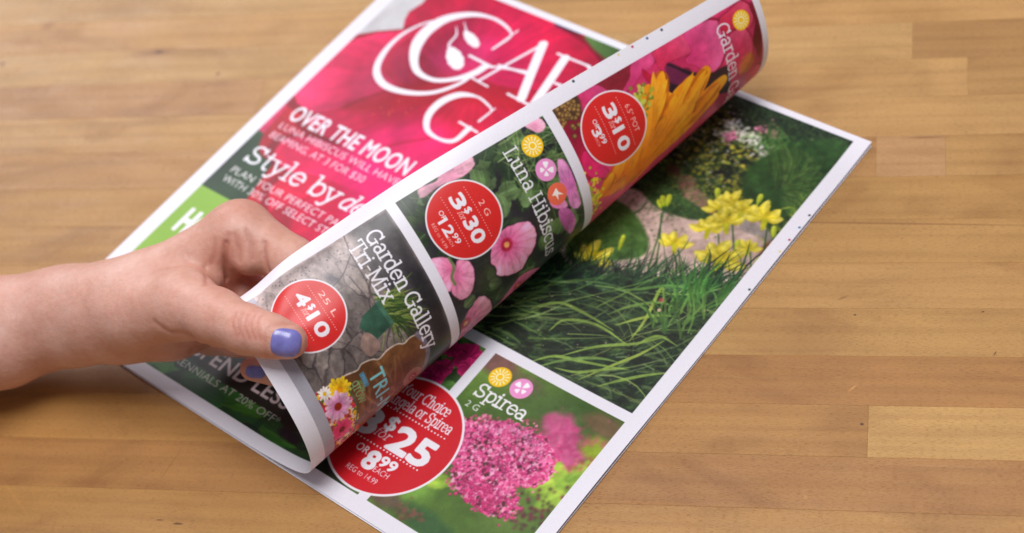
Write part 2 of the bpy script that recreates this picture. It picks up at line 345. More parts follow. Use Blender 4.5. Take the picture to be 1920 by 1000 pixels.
SL={
'G':(76,[arc(36,35,31,35,48,318),[(61,14),(61,31)],[(44,31),(72,31)],[(60,50),(60,70)],[(61,14),(61,0)]]),
'a':(52,[arc(22,14,16,14,0,360),[(40,36),(40,4)],arc(24,36,16,14,0,155,8),[(40,1),(51,1)]]),
'r':(42,[[(15,0),(15,50)],[(3,0),(28,0)],[(3,50),(15,50)],arc(31,33,16,17,180,55,8)]),
'd':(57,[arc(25,25,20,25,0,360),[(43,0),(43,74)],[(31,74),(43,74)],[(43,0),(54,0)]]),
'e':(50,[arc(26,25,21,25,0,315),[(5,27),(46,27)]]),
'n':(62,[[(14,0),(14,50)],[(2,50),(14,50)],[(2,0),(26,0)],arc(30,34,16,16,180,0,8),[(46,34),(46,0)],[(35,0),(58,0)]]),
'h':(62,[[(14,0),(14,74)],[(2,74),(14,74)],[(2,0),(26,0)],arc(30,34,16,16,180,0,8),[(46,34),(46,0)],[(35,0),(58,0)]]),
'l':(29,[[(14,0),(14,74)],[(3,0),(26,0)],[(3,74),(14,74)]]),
'y':(52,[[(6,50),(27,2)],[(46,50),(21,-12)],[(21,-12),(13,-21),(3,-18)],[(-2,50),(17,50)],[(34,50),(54,50)]]),
'T':(60,[[(30,0),(30,70)],[(4,70),(56,70)],[(4,70),(4,55)],[(56,70),(56,55)],[(18,0),(42,0)]]),
'i':(28,[[(14,0),(14,50)],[(3,0),(26,0)],[(3,50),(14,50)],[(14,67),(14,68)]]),
'-':(32,[[(5,27),(27,27)]]),
'M':(86,[[(14,0),(14,70)],[(14,70),(42,10)],[(42,10),(70,70)],[(70,70),(70,0)],[(3,0),(26,0)],[(58,0),(82,0)],[(3,70),(14,70)],[(70,70),(82,70)]]),
'x':(54,[[(8,50),(46,0)],[(44,50),(8,0)],[(1,50),(18,50)],[(35,50),(52,50)],[(1,0),(18,0)],[(35,0),(54,0)]]),
'L':(58,[[(15,0),(15,70)],[(3,70),(28,70)],[(3,0),(54,0)],[(54,0),(54,18)]]),
'u':(62,[[(14,50),(14,18)],arc(29,17,15,17,180,360,8),[(44,50),(44,0)],[(3,50),(14,50)],[(33,50),(44,50)],[(44,0),(56,0)]]),
'H':(74,[[(15,0),(15,70)],[(57,0),(57,70)],[(15,35),(57,35)],[(3,0),(27,0)],[(3,70),(27,70)],[(45,0),(69,0)],[(45,70),(69,70)]]),
'b':(57,[arc(31,25,20,25,0,360),[(13,0),(13,74)],[(2,74),(13,74)]]),
's':(44,[arc(21,37,15,13,35,270,8)+arc(21,12,16,12,90,-150,8),[(36,38),(36,50)],[(4,12),(4,0)]]),
'c':(46,[arc(26,25,21,25,48,315),[(42,38),(42,50)]]),
'S':(58,[arc(28,52,20,18,35,270,9)+arc(28,17,22,17,90,-150,9),[(48,54),(48,70)],[(6,16),(6,0)]]),
'p':(57,[arc(31,25,20,25,0,360),[(13,50),(13,-21)],[(2,50),(13,50)],[(3,-21),(25,-21)]]),
'o':(53,[arc(26,25,21,25,0,360)]),
't':(38,[[(17,66),(17,14)],arc(27,12,10,12,180,300,6),[(4,50),(34,50)]]),
'C':(70,[arc(36,35,31,35,48,312),[(58,50),(58,70)]]),
'g':(56,[arc(25,28,19,22,0,360),[(44,50),(44,-6)],arc(26,-6,18,15,0,-155,8),[(44,50),(55,50)]]),
'A':(68,[[(8,0),(33,70)],[(33,70),(60,0)],[(17,24),(50,24)],[(0,0),(18,0)],[(48,0),(70,0)]]),
'w':(76,[[(6,50),(20,2)],[(20,2),(37,48)],[(37,48),(54,2)],[(54,2),(68,50)],[(0,50),(16,50)],[(60,50),(76,50)]]),
'f':(34,[[(15,0),(15,58)],arc(26,58,11,14,180,40,6),[(4,50),(31,50)],[(5,0),(27,0)]]),
' ':(26,[]),'Y':(60,[[(4,70),(30,34)],[(56,70),(30,34)],[(30,34),(30,0)],[(18,0),(42,0)],[(-2,70),(14,70)],[(46,70),(62,70)]]),
}
def slab(pg,txt,p,h,col,wt=4.6,width=None,shear=0.,al=1,serif=.72,soft=1.2,ang=0.):
    adv=sum(SL[c][0] for c in txt); s=h/70.; sx=1.
    if width: sx=width/(adv*s)
    x=0; W=pg.win(p[0]-.01,p[1]-.35*h-.004,p[0]+adv*s*sx+.02,p[1]+1.15*h+.004) if ang==0 else None
    for ch in txt:
        a,st=SL[ch]
        for q in st:
            q=[(p[0]+(x+X)*s*sx+Y*s*shear,p[1]+Y*s) for X,Y in q]
            hz=len(q)==2 and abs(q[0][1]-q[1][1])<1e-9
            r=wt*s*(serif if hz else 1.)
            if len(q)==2 and q[0]==q[1]: pass
            if ch=='i' and len(q)==2 and abs(q[0][1]-q[1][1])<s*1.5: r=wt*s*1.35
            pg.stroke(q,r,col,al,soft)
        x+=a
def dotline(pg,a,b,n,r,col,al=1):
    for t in np.linspace(0,1,n): pg.disc((a[0]+(b[0]-a[0])*t,a[1]+(b[1]-a[1])*t),r,col,al,1.0)
def sun_badge(pg,c,r):
    pg.disc(c,r,(250,196,20)); 
    for k in range(14):
        a=k*2*math.pi/14; pg.cap((c[0]+r*.5*math.cos(a),c[1]+r*.5*math.sin(a)),(c[0]+r*.8*math.cos(a),c[1]+r*.8*math.sin(a)),r*.055,r*.055,(255,250,215))
    pg.disc(c,r*.38,(255,250,215)); pg.disc(c,r*.26,(250,196,20))
def fly_badge(pg,c,r):
    pg.disc(c,r,(240,150,205))
    for a,L,w in ((.75,.74,.26),(2.35,.74,.26),(-.75,.56,.22),(3.9,.56,.22)):
        a+=.35; pg.petal((c[0]+.10*r*math.cos(a),c[1]+.10*r*math.sin(a)),(c[0]+L*r*math.cos(a),c[1]+L*r*math.sin(a)),w*r,(255,248,252),(255,248,252),prof=(1.0,.5),veins=0,vs=0)
    pg.cap((c[0]+.12*r,c[1]-.38*r),(c[0]-.14*r,c[1]+.40*r),.05*r,.05*r,(240,150,205))
def bird_badge(pg,c,r):
    pg.disc(c,r,(245,110,80)); w=(255,246,240)
    pg.poly([(c[0]-.55*r,c[1]+.1*r),(c[0]-.1*r,c[1]+.2*r),(c[0]+.35*r,c[1]+.6*r),(c[0]+.1*r,c[1]+.05*r),(c[0]+.6*r,c[1]-.1*r),(c[0]+.05*r,c[1]-.2*r),(c[0]-.1*r,c[1]-.55*r)],w)
def blades(pg,n,region,length,ang,spread,cols,w,seed,bend=.25,al=.9):
    r=np.random.default_rng(seed)
    for i in range(n):
        x,y=region(r); a=ang+r.normal()*spread; L=length*r.uniform(.5,1.3); b=r.normal()*bend; c=cols[r.integers(len(cols))]; c=tuple(np.clip(np.array(c)*r.uniform(.75,1.2),0,255))
        pts=[]; aa=a
        for k in range(6):
            pts.append((x,y)); x+=math.cos(aa)*L/5; y+=math.sin(aa)*L/5; aa+=b/2.5
        ww=w*r.uniform(.6,1.3); pg.stroke(pts,[ww*.7,ww,ww,ww*.8,ww*.5,ww*.1],c,al,1.3)
def lily(pg,c,r,seed,up=1.10,side=False):
    # yellow trumpet flower of six petals around c
    ra=np.random.default_rng(seed)
    base=(c[0]-math.cos(up)*r*.9,c[1]-math.sin(up)*r*.9)
    pg.cap(base,(c[0],c[1]),r*.10,r*.22,(196,196,20))
    for k,da in enumerate((-1.75,1.7,-.85,.95,.05)):
        a=up+da+ra.normal()*.15; L=r*ra.uniform(.85,1.2)*(1.05 if abs(da)>1 else .85)
        P0=(c[0]-math.cos(up)*r*.15,c[1]-math.sin(up)*r*.15); P1=(c[0]+math.cos(a)*L,c[1]+math.sin(a)*L)
        pg.petal(P0,P1,r*.27,(206,186,14),(236,220,56),prof=(.8,1.5),veins=1,vs=.05,bend=.12*(1 if da>0 else -1),seed=k+seed,soft=2.2)
        pg.petal(P0,P1,r*.15,(232,212,36),(250,240,110),prof=(.8,1.5),veins=1,vs=.05,bend=.12*(1 if da>0 else -1),seed=k+seed,soft=5)
    pg.disc((c[0]+.02*r,c[1]+.05*r),r*.16,(190,168,10),.7,7)
WH=(238,234,240)
def rnd(seed): return np.random.default_rng(seed)
def offer(pg,c,r,size,num,amt,fine,reg=True,small='OR'):
    # round red price badge: size line, dotted rules, "n for $m", single price
    pg.disc(c,r,WH); pg.disc(c,r*.955,(216,38,34)); k=r/.058; x,y=c
    sans(pg,size,(x,y+.030*k),.0095*k,(250,215,205),0,width=(.024 if len(size)<4 else .046)*k,align='C')
    dotline(pg,(x-.040*k,y+.0235*k),(x+.040*k,y+.0235*k),20,.00075,(250,225,220))
    sans(pg,num,(x-.037*k,y-.005*k),.0215*k,WH,.050,width=.020*k)
    sans(pg,'$',(x-.013*k,y+.006*k),.011*k,WH,.04,width=.0085*k)
    slab(pg,'for',(x-.014*k,y-.005*k),.0085*k,(252,235,230),3.6,width=.013*k,shear=.25)
    sans(pg,amt,(x+.002*k,y-.005*k),.0215*k,WH,.050,width=.037*k)
    dotline(pg,(x-.044*k,y-.014*k),(x+.036*k,y-.014*k),20,.00075,(250,225,220))
    if fine is None: return
    a,b=fine
    sans(pg,small,(x-.028*k,y-.029*k),.0075*k,WH,.03)
    sans(pg,a,(x-.015*k,y-.037*k),.0155*k,WH,.050,width=(.012*len(a))*k); sans(pg,b,(x-.015*k+.0125*k*len(a),y-.0295*k),.0095*k,WH,.04,width=.015*k)
    sans(pg,'EACH',(x-.015*k+.0125*k*len(a),y-.0375*k),.005*k,(252,215,205),0,width=.014*k)
    if reg: sans(pg,'REG to 14.99',(x-.018*k,y-.0475*k),.0058*k,(250,205,195),0,width=.04*k)
# ======================================================= page three: lily garden and spirea offer
pg3=Page(); P=pg3
x0,x1=.0265,.9735
P.setclip(x0,.356,x1,.9745)
fillnoise(P,x0,.356,x1,.9745,[(0,(14,26,14)),(.5,(34,56,28)),(1,(62,88,40))],9,9,5)
r=rnd(4)
fillnoise(P,.5,.80,x1,.975,[(0,(9,16,14)),(.55,(20,30,22)),(1,(44,62,40))],22,22,6)
# shrubs and flower beds behind
for i in range(1500):
    u=r.uniform(.64,.95); v=r.uniform(.745,.915)+.03*math.sin(u*20)
    c=[(118,128,36),(150,150,44),(78,96,40),(168,150,40),(60,84,36),(196,178,60)][r.integers(6)]; P.disc((u,v),r.uniform(.0012,.0042),c,r.uniform(.3,.85),1.6)
for i in range(420):
    u=r.normal(.70,.035); v=r.normal(.875,.03); c=[(150,150,110),(96,110,60),(205,190,170),(60,80,44)][r.integers(4)]; P.disc((u,v),r.uniform(.001,.003),c,.7,1.6)
for i in range(330):
    t=r.random(); u=.775+t*.12+r.normal()*.012; v=.893+.012*math.sin(t*5)+r.normal()*.009
    P.disc((u,v),r.uniform(.0012,.0036),[(226,224,226),(200,205,190),(245,240,245),(140,160,110)][r.integers(4)],r.uniform(.5,.95),1.6)
for i in range(90): P.disc((.775+r.normal()*.009,.915+r.normal()*.016),r.uniform(.0015,.003),(206,208,216),.8,1.6)
for c in ((0.8275, 0.9326),(0.8518, 0.9306),(0.7876, 0.8921)):
    for i in range(60): P.disc((c[0]+r.normal()*.008,c[1]+r.normal()*.006),r.uniform(.001,.003),[(214,100,158),(235,150,190),(170,60,120)][r.integers(3)],.8,1.6)
blades(P,260,lambda q:(q.uniform(.83,.99),q.uniform(.885,.935)),.03,1.9,.6,[(60,120,50),(90,150,60),(40,90,40)],.0009,8)
blades(P,500,lambda q:(q.uniform(.62,.97),q.uniform(.93,.972)),.022,1.9,.9,[(40,62,36),(26,44,30),(58,84,44)],.0012,18)
for i in range(900):
    u=r.uniform(.62,.97); v=r.uniform(.76,.97); P.disc((u,v),r.uniform(.001,.0032),[(30,50,30),(52,78,38),(74,100,48),(20,34,24)][r.integers(4)],r.uniform(.3,.7),2)
for i in range(160): P.disc((r.uniform(.66,.84),r.uniform(.78,.90)),r.uniform(.0010,.0026),[(196,190,190),(214,196,150),(150,150,120)][r.integers(3)],r.uniform(.4,.8),2)
# brown stones and mulch left of the mound
for px,rx,ry,c in (((0.7857, 0.7701),.028,.016,(120,76,70)),((0.8169, 0.7479),.034,.02,(150,108,98)),((0.7458, 0.7842),.02,.012,(90,50,44)),((0.8595, 0.7391),.02,.016,(132,98,88))): softpatch(P,px,rx,ry,c,.85,3,.5,-.4)
# paved path
P.poly(crm([(0.6723, 0.6416), (0.7011, 0.7143), (0.7937, 0.713), (0.8615, 0.721), (0.9043, 0.7641), (0.9648, 0.741), (0.9792, 0.6812), (0.9854, 0.6123), (0.8558, 0.5375), (0.7489, 0.5252), (0.6568, 0.5744)],5,True),(204,176,172),1,6,var=(40,40,3,(58,56,54)))
P.poly([(0.8969, 0.7599), (0.9625, 0.746), (0.9785, 0.7276), (0.9117, 0.7301)],(150,140,140),.9,5); 
for k in range(9):
    c=(r.uniform(.76,.9),r.uniform(.61,.70)); P.stroke(crm([(c[0]+.02*math.cos(a),c[1]+.012*math.sin(a)) for a in np.linspace(r.uniform(0,3),r.uniform(3.5,5.5),7)],3),.0008,(176,146,142),.5,2)
# lawns beside the path
P.poly(crm([(0.6928, 0.5562), (0.6801, 0.6459), (0.6975, 0.6819), (0.7454, 0.6757), (0.7982, 0.641), (0.8092, 0.6094), (0.7745, 0.5772), (0.7433, 0.547)],6,True),(66,104,46),1,7,var=(70,70,9,(50,60,40)))
P.poly(crm([(0.7085, 0.7344), (0.7306, 0.7491), (0.8055, 0.7416), (0.8589, 0.7324), (0.8608, 0.722), (0.8194, 0.7065), (0.7623, 0.7046)],6,True),(44,74,38),1,5,var=(80,80,10,(40,50,30)))
for i in range(1100):
    c=((0.7262, 0.6134),(0.794, 0.7352),(0.7504, 0.7441))[i%3]; P.disc((c[0]+r.normal()*.034,c[1]+r.normal()*.03),r.uniform(.0008,.0024),[(60,92,44),(84,116,58),(40,66,34),(110,130,70)][r.integers(4)],.6,1.6)
# grass mound
mc=(0.9075, 0.8369)
P.poly(crm([(0.8818, 0.7902), (0.8537, 0.8404), (0.865, 0.8864), (0.8993, 0.9291), (0.9387, 0.9637), (0.986, 0.9519), (0.9939, 0.8907), (0.9987, 0.8039), (0.9414, 0.7847)],6,True),(40,74,32),1,8,var=(50,50,12,(40,56,30)))
for k in range(560):
    a=r.uniform(-.5,2.6); q=r.uniform(.02,.17); b=(mc[0]+.02+q*.35*math.cos(a)*.9,mc[1]-.015+q*.45*math.sin(a))
    L=r.uniform(.03,.08); aa=a*.8+r.normal()*.2+.1; c=np.array([(66,106,42),(48,84,36),(92,134,56),(34,62,30),(120,150,74)][r.integers(5)])*r.uniform(.7,1.1)
    pts=[(b[0]+math.cos(aa+t*.5)*L*t,b[1]+math.sin(aa-t*.9)*L*t) for t in np.linspace(0,1,5)]; P.stroke(pts,[.0007,.0008,.0007,.0005,.0002],c,.62,1.4)
for k in range(170):
    c=(1.0033, 0.7502); b=(c[0]+r.normal()*.02,c[1]+r.normal()*.05); a=r.uniform(.8,2.6); L=r.uniform(.02,.05); P.stroke([(b[0]+math.cos(a)*L*t,b[1]+math.sin(a)*L*t-.012*t*t) for t in np.linspace(0,1,4)],[.001,.001,.0008,.0003],[(170,190,50),(206,206,60),(110,150,44)][r.integers(3)],.8,1.4)
P.disc((0.976, 0.7163),.010,(140,76,48),.9,6,ry=.018)
blur(P,x0,.60,x1,.9745,1,2)
# day-lily stems, leaves and flowers
dark=[(24,48,34),(32,64,40),(18,38,32),(42,78,46),(28,56,46)]
mid=[(52,96,48),(44,84,46),(72,114,52),(36,70,44)]
brt=[(104,150,66),(88,138,66),(124,164,84),(112,150,98)]
up3=1.13+.80   # the photograph is printed leaning: stems rise to the upper left of the page
for a,b in (((1215,500),(1248,376)),((1230,500),(1252,400)),((1150,560),(1112,480)),((1275,540),(1257,455)),((1380,560),(1376,385)),((1350,560),(1345,424)),((1375,520),(1358,477)),((1430,510),(1437,406)),((1405,530),(1407,464)),((1345,540),(1376,500))): pass
for a,b in [((0.8326, 0.5916), (0.7784, 0.7136)), ((0.8422, 0.597), (0.7837, 0.697)), ((0.8192, 0.5164), (0.7569, 0.5547)), ((0.9012, 0.5818), (0.8516, 0.6484)), ((0.9819, 0.6102), (0.8803, 0.7571)), ((0.9626, 0.5991), (0.8898, 0.7051)), ((0.9724, 0.6288), (0.9445, 0.6615)), ((0.9908, 0.6635), (0.9461, 0.762)), ((0.9917, 0.6398), (0.955, 0.6982)), ((0.7454, 0.6757), (0.749, 0.7038)), ((0.9167, 0.5727), (0.8441, 0.6442))]:
    P.stroke([a,((a[0]+b[0])/2+.003,(a[1]+b[1])/2),b],[.0016,.0013,.0010],(44,84,36),.95,1.3)
for a,b,w in [((0.7797, 0.7103), (0.7627, 0.7297), 5.0), ((0.7835, 0.7125), (0.7722, 0.7376), 5.0), ((0.7785, 0.7045), (0.7619, 0.7188), 4.0), ((0.8473, 0.7647), (0.8332, 0.7869), 5.0), ((0.9099, 0.7864), (0.9029, 0.8096), 5.0), ((0.8932, 0.7197), (0.867, 0.7433), 5.0), ((0.9369, 0.6818), (0.9239, 0.7118), 5.0), ((0.769, 0.5992), (0.7568, 0.6305), 4.0), ((0.9605, 0.5979), (0.9042, 0.614), 3.0), ((0.9714, 0.7385), (0.958, 0.7623), 5.0)]:
    P.petal(a,b,w/1000.,(150,176,30),(214,224,60),prof=(.7,.9),veins=2,vs=.1)
for i,(c,rr) in enumerate(((0.7379, 0.5715),.038),((0.8575, 0.7574),.028),((0.8741, 0.7756),.032),((0.8671, 0.7127),.030),((0.8835, 0.7372),.034),((0.8956, 0.7695),.026),((0.9342, 0.7756),.036),((0.8363, 0.6599),.030),((0.9209, 0.6727),.045),((0.947, 0.7073),.022)) if False else enumerate([((0.7379, 0.5715),.038),((0.8575, 0.7574),.028),((0.8741, 0.7756),.032),((0.8671, 0.7127),.030),((0.8835, 0.7372),.034),((0.8956, 0.7695),.026),((0.9342, 0.7756),.036),((0.8363, 0.6599),.030),((0.9209, 0.6727),.045),((0.947, 0.7073),.022)]):
    lily(P,c,rr*.92,40+i,up=1.95+.25*math.sin(i*2.1))
blur(P,x0,.56,x1,.9745,1,2)
# long day-lily grass filling the front of the photograph
w=P.win(x0,.356,x1,.70); sy,sx,X,Y=w
line=.53+(X-.702)*.47+.012*np.sin(X*60)+.008*np.sin(X*137+2)-.05
ft=np.clip((line-Y)/.035,0,1)*(.97); n=fbm(Y.shape[0],X.shape[1],60,40,31,5); n=np.clip((n-.3)/.4,0,1)[...,None]
P.blend(sy,sx,ft,(np.array((10,24,20))*(1-n)+np.array((36,62,40))*n)/255)
def front(q):
    u=q.uniform(.60,.985); v=q.uniform(.345,.56+(u-.7)*.45-.06); return u,v
def topline(q):
    u=q.uniform(.60,.985); return u,.53+(u-.702)*.47-.075+q.normal()*.018
blades(P,620,topline,.075,2.0,.42,dark,.0013,50,.5)
blades(P,340,topline,.065,1.75,.50,mid,.0011,51,.6,.85)
blades(P,900,front,.10,.75,.6,dark,.0018,52,.5,.8)
blades(P,260,front,.13,.68,.38,mid,.0017,53,.6,.55)
blades(P,200,front,.11,.55,.40,dark,.0032,56,.5,.6)
blades(P,90,front,.13,.5,.30,[(56,96,60),(74,118,76),(92,134,86)],.0026,57,.55,.55)
w=P.win(.60,.356,x1,.60); sy,sx,X,Y=w; n=fbm(Y.shape[0],X.shape[1],14,14,77,4)
P.blend(sy,sx,np.clip((n-.46)*5,0,.74)*np.clip((.58+(X-.7)*.3-Y)/.06,0,1),(20,30,28))
blades(P,60,front,.13,.55,.32,brt,.0012,54,.6,.7)
for q in ([(0.8306, 0.4868), (0.8505, 0.5163), (0.8898, 0.5475), (0.9388, 0.5496)],[(0.8136, 0.3844), (0.853, 0.4286), (0.9, 0.4621), (0.935, 0.4978)],[(0.8653, 0.3641), (0.8953, 0.4129), (0.9189, 0.45), (0.9361, 0.4892)],[(0.7776, 0.3491), (0.8064, 0.3801), (0.8568, 0.3959), (0.9223, 0.4175)],[(0.7689, 0.4149), (0.7783, 0.4443), (0.8284, 0.4616), (0.8959, 0.4539)],[(0.8538, 0.4764), (0.873, 0.4995), (0.897, 0.5229), (0.9212, 0.5346)],[(0.8977, 0.3686), (0.9199, 0.3932), (0.9491, 0.4219), (0.981, 0.4466)],[(0.8899, 0.4621), (0.8874, 0.5078), (0.8727, 0.5715), (0.8946, 0.5479)],[(0.8097, 0.5292), (0.8447, 0.553), (0.8848, 0.5834), (0.9283, 0.5938)],[(0.7175, 0.4394), (0.7503, 0.4669), (0.8013, 0.4698), (0.8563, 0.466)],[(0.8199, 0.3625), (0.8534, 0.3731), (0.8865, 0.3973), (0.9194, 0.4215)],[(0.903, 0.458), (0.9125, 0.48), (0.9279, 0.4937), (0.9595, 0.4913)],[(0.7911, 0.3454), (0.8251, 0.383), (0.8663, 0.4108), (0.8994, 0.4212)]):
    c=crm(q,5); n=len(c); P.stroke(c,[.0006+.0022*math.sin(math.pi*i/(n-1)) for i in range(n)],[(112,166,66),(132,178,64),(94,148,70)][int(q[0][0]*1000)%3],.88,1.5)
blades(P,70,lambda q:(q.uniform(.90,.972),q.uniform(.50,.60)),.07,1.9,.35,[(50,110,46),(76,134,56)],.0020,58,.4,.85)
for i in range(60):
    u,v=front(r); P.disc((u,v),r.uniform(.0006,.0014),(210,190,200),.6,1.2)
P.disc((0.8953, 0.5339),.003,(220,190,205),.8); P.disc((0.8867, 0.5517),.004,(190,60,90),.7,3)
photo_tone(P,x0,.356,x1,.9745,900,(1.04,1.02,.97),.94,.32,.18,9,110)
w=P.win(.60,.356,x1,.66); sy,sx,X,Y=w; t_=P.a[sy,sx].copy(); L_=t_@np.array((.3,.59,.11),np.float32); t_=(L_[...,None]+(t_-L_[...,None])*.80)*np.array((1.02,.93,.82),np.float32); P.blend(sy,sx,np.clip((.50+(X-.702)*.47-Y)/.05,0,1),t_)
P.noclip()
# lower left box: shrub with magenta flowers
P.setclip(x0,.0265,.7040,.3355)
fillnoise(P,x0,.0265,.7040,.3355,[(0,(20,36,18)),(.5,(44,70,34)),(1,(84,110,60))],10,10,15)
for k in range(46):
    c=(r.uniform(.56,.70),r.uniform(.20,.335)); a=r.uniform(0,6.28); P.petal(c,(c[0]+.028*math.cos(a),c[1]+.028*math.sin(a)),.011,(54,96,40),(96,140,66),veins=3,vs=.1,seed=k)
for c,s in (((0.6863, 0.3093),.026),((0.7036, 0.2936),.02),((0.6633, 0.252),.022),((0.6584, 0.3083),.016),((0.6667, 0.2717),.018)):
    for k in range(9):
        a=k*.7+r.normal()*.2; P.petal(c,(c[0]+s*math.cos(a),c[1]+s*math.sin(a)),s*.42,(160,16,80),(226,40,120),veins=4,vs=.16,seed=k)
softpatch(P,(.655,.04),.06,.02,(30,22,26),.7,8)
P.noclip()
# spirea box
P.setclip(.7225,.0265,x1,.3375)
fillnoise(P,.7225,.0265,x1,.3375,[(0,(58,88,32)),(.4,(84,112,46)),(.7,(112,142,62)),(1,(146,170,84))],5,5,21,2)
softpatch(P,(.735,.325),.05,.03,(110,58,76),.75,4,.3); softpatch(P,(.80,.315),.05,.022,(104,84,74),.6,5,.3); softpatch(P,(.86,.30),.08,.03,(74,100,52),.55,6,.3)
softpatch(P,(.95,.315),.05,.022,(120,80,66),.7,7,.3); softpatch(P,(.965,.275),.03,.03,(150,170,40),.8,8,.3)
softpatch(P,(.76,.09),.06,.05,(120,166,66),.7,9,.3); softpatch(P,(.83,.045),.07,.022,(48,84,48),.8,10,.3); softpatch(P,(.74,.045),.04,.02,(100,66,72),.7,11,.3)
for c,rr in (((.905,.262),.052),((.94,.24),.036),((.89,.285),.03)): softpatch(P,c,rr,rr*.8,(206,84,142),.85,int(c[0]*99),.4)
for i in range(260):
    c=(.915+r.normal()*.026,.258+r.normal()*.022); P.disc(c,r.uniform(.002,.005),[(222,110,160),(196,66,126),(176,52,110)][r.integers(3)],.35,4)
for a,b,w in [((0.9249, 0.1873), (0.9462, 0.2271), 22.0), ((0.959, 0.1819), (0.9739, 0.2335), 16.0), ((0.9487, 0.1442), (0.9696, 0.1938), 14.0), ((0.9192, 0.1626), (0.9452, 0.1998), 14.0), ((0.9586, 0.2081), (0.9798, 0.2584), 12.0), ((0.8154, 0.1197), (0.7777, 0.1018), 12.0)]:
    P.petal(a,b,w/900.,(110,150,48),(170,200,70),prof=(.6,.8),veins=4,vs=.10)
for i in range(70):
    c=(0.9607, 0.2445); t=r.random(); P.disc((c[0]-.015+.05*t+r.normal()*.005,c[1]-.02+.05*t+r.normal()*.006),r.uniform(.0015,.003),[(176,110,74),(140,84,58),(196,140,96)][r.integers(3)],.9)
for i in range(90):
    c=(0.9547, 0.1427); P.disc((c[0]+r.normal()*.02,c[1]+r.normal()*.02),r.uniform(.0015,.0032),[(120,30,70),(90,34,50),(60,50,34)][r.integers(3)],.85)
for i in range(60):
    c=(0.7905, 0.0434); P.disc((c[0]+r.normal()*.012,c[1]+r.normal()*.007),r.uniform(.0015,.003),[(130,70,66),(110,90,60),(90,60,50)][r.integers(3)],.8)
blur(P,.7225,.0265,x1,.3375,2,2)
# main flower head: thousands of tiny florets
ell=[((0.8454, 0.1977),.062,.050,1500),((0.8505, 0.1467),.048,.034,700),((0.8823, 0.2094),.040,.040,700),((0.8055, 0.1954),.045,.034,520),((0.904, 0.2012),.028,.03,260),((0.8842, 0.1303),.04,.024,420),((0.766, 0.2048),.026,.014,120),((0.7794, 0.1629),.02,.02,110)]
softpatch(P,(0.8542, 0.1868),.075,.060,(184,46,106),.95,31,.5); softpatch(P,(0.8689, 0.1367),.045,.032,(160,40,100),.9,32,.5)
for c,rx,ry,n in ell:
    for i in range(n):
        a=r.uniform(0,6.283); q=math.sqrt(r.random())*1.08; p=(c[0]+rx*q*math.cos(a),c[1]+ry*q*math.sin(a)); s=r.uniform(.0012,.0040)
        cl=[(230,88,150),(244,140,186),(206,52,122),(168,34,104),(248,170,212),(220,68,136),(110,22,62),(84,40,46)][r.integers(8)]
        P.disc(p,s,cl,r.uniform(.6,1),1.2)
        if i%3==0: P.disc((p[0]+s*.3,p[1]+s*.4),s*.4,(252,206,230),.8,1)
for c,rx,ry,n in ell:
    for i in range(n//5):
        a=r.uniform(0,6.283); q=r.uniform(1.0,1.28)+.10*math.sin(a*5+c[0]*90); p=(c[0]+rx*q*math.cos(a),c[1]+ry*q*math.sin(a)); s=r.uniform(.0010,.0028)
        P.disc(p,s,[(230,88,150),(244,140,186),(206,52,122),(220,68,136)][r.integers(4)],r.uniform(.5,.95),1.4)
for i in range(240):
    c=(0.8498, 0.2246); t=r.uniform(-1,1); p=(c[0]+.06*t+r.normal()*.008,c[1]+.012-.03*t*t+abs(r.normal())*.006); a=r.uniform(.4,2.7); P.cap(p,(p[0]+.006*math.cos(a),p[1]+.006*math.sin(a)),.0005,.0003,(232,140,190),.7)
for i in range(90):
    c=(0.8678, 0.1254); p=(c[0]+r.normal()*.022,c[1]+r.normal()*.012-.002); s=r.uniform(.0018,.0034); P.disc(p,s,(176,36,96),1); P.disc((p[0],p[1]+s*.3),s*.5,(224,86,146),.9,2)
photo_tone(P,.7225,.0265,x1,.3375,910,(1.07,1.06,1.03),.97,.22,.12)
blur(P,.7225,.06,x1,.25,1,1)
sun_badge(P,(.757,.305),.0185); fly_badge(P,(.799,.305),.0185)
slab(P,'Spirea',(.739,.259),.0235,WH,5.0,width=.098)
sans(P,'2 G',(.741,.236),.0115,WH,0,width=.024)
P.noclip()
# big red badge
C=(.683,.137); P.disc(C,.1085,WH); P.disc(C,.1045,(206,22,36))
slab(P,'Your Choice',(.6365,.2035),.0185,WH,4.0,width=.0955); slab(P,'Angela or Spirea',(.627,.1800),.0185,WH,4.0,width=.128)
dotline(P,(.612,.1720),(.754,.1720),23,.00155,WH)
sans(P,'3',(.612,.1145),.0460,WH,.052,width=.036); sans(P,'$',(.657,.1385),.0255,WH,.04,width=.0185); slab(P,'for',(.650,.1215),.0150,WH,3.6,width=.030,shear=.25)
sans(P,'25',(.684,.1130),.0460,WH,.052,width=.073)
dotline(P,(.605,.1070),(.754,.1070),23,.00155,WH)
sans(P,'OR',(.644,.0865),.0135,WH,.02,width=.0235); sans(P,'8',(.6705,.0680),.0325,WH,.055,width=.0215); sans(P,'99',(.6945,.0825),.0185,WH,.052,width=.0300)
sans(P,'EACH',(.6950,.0695),.0105,WH,0,width=.0290); sans(P,'REG to 14.99',(.654,.0525),.0100,WH,0,width=.061)
for v,c in ((.806,(40,44,60)),(.777,(30,110,150)),(.748,(170,60,90)),(.721,(226,206,120)),(.635,(30,60,70))): P.disc((.9955,v),.0021,c)
# ======================================================= page two: three offers (x runs from the free edge)
pg2=Page(); P=pg2
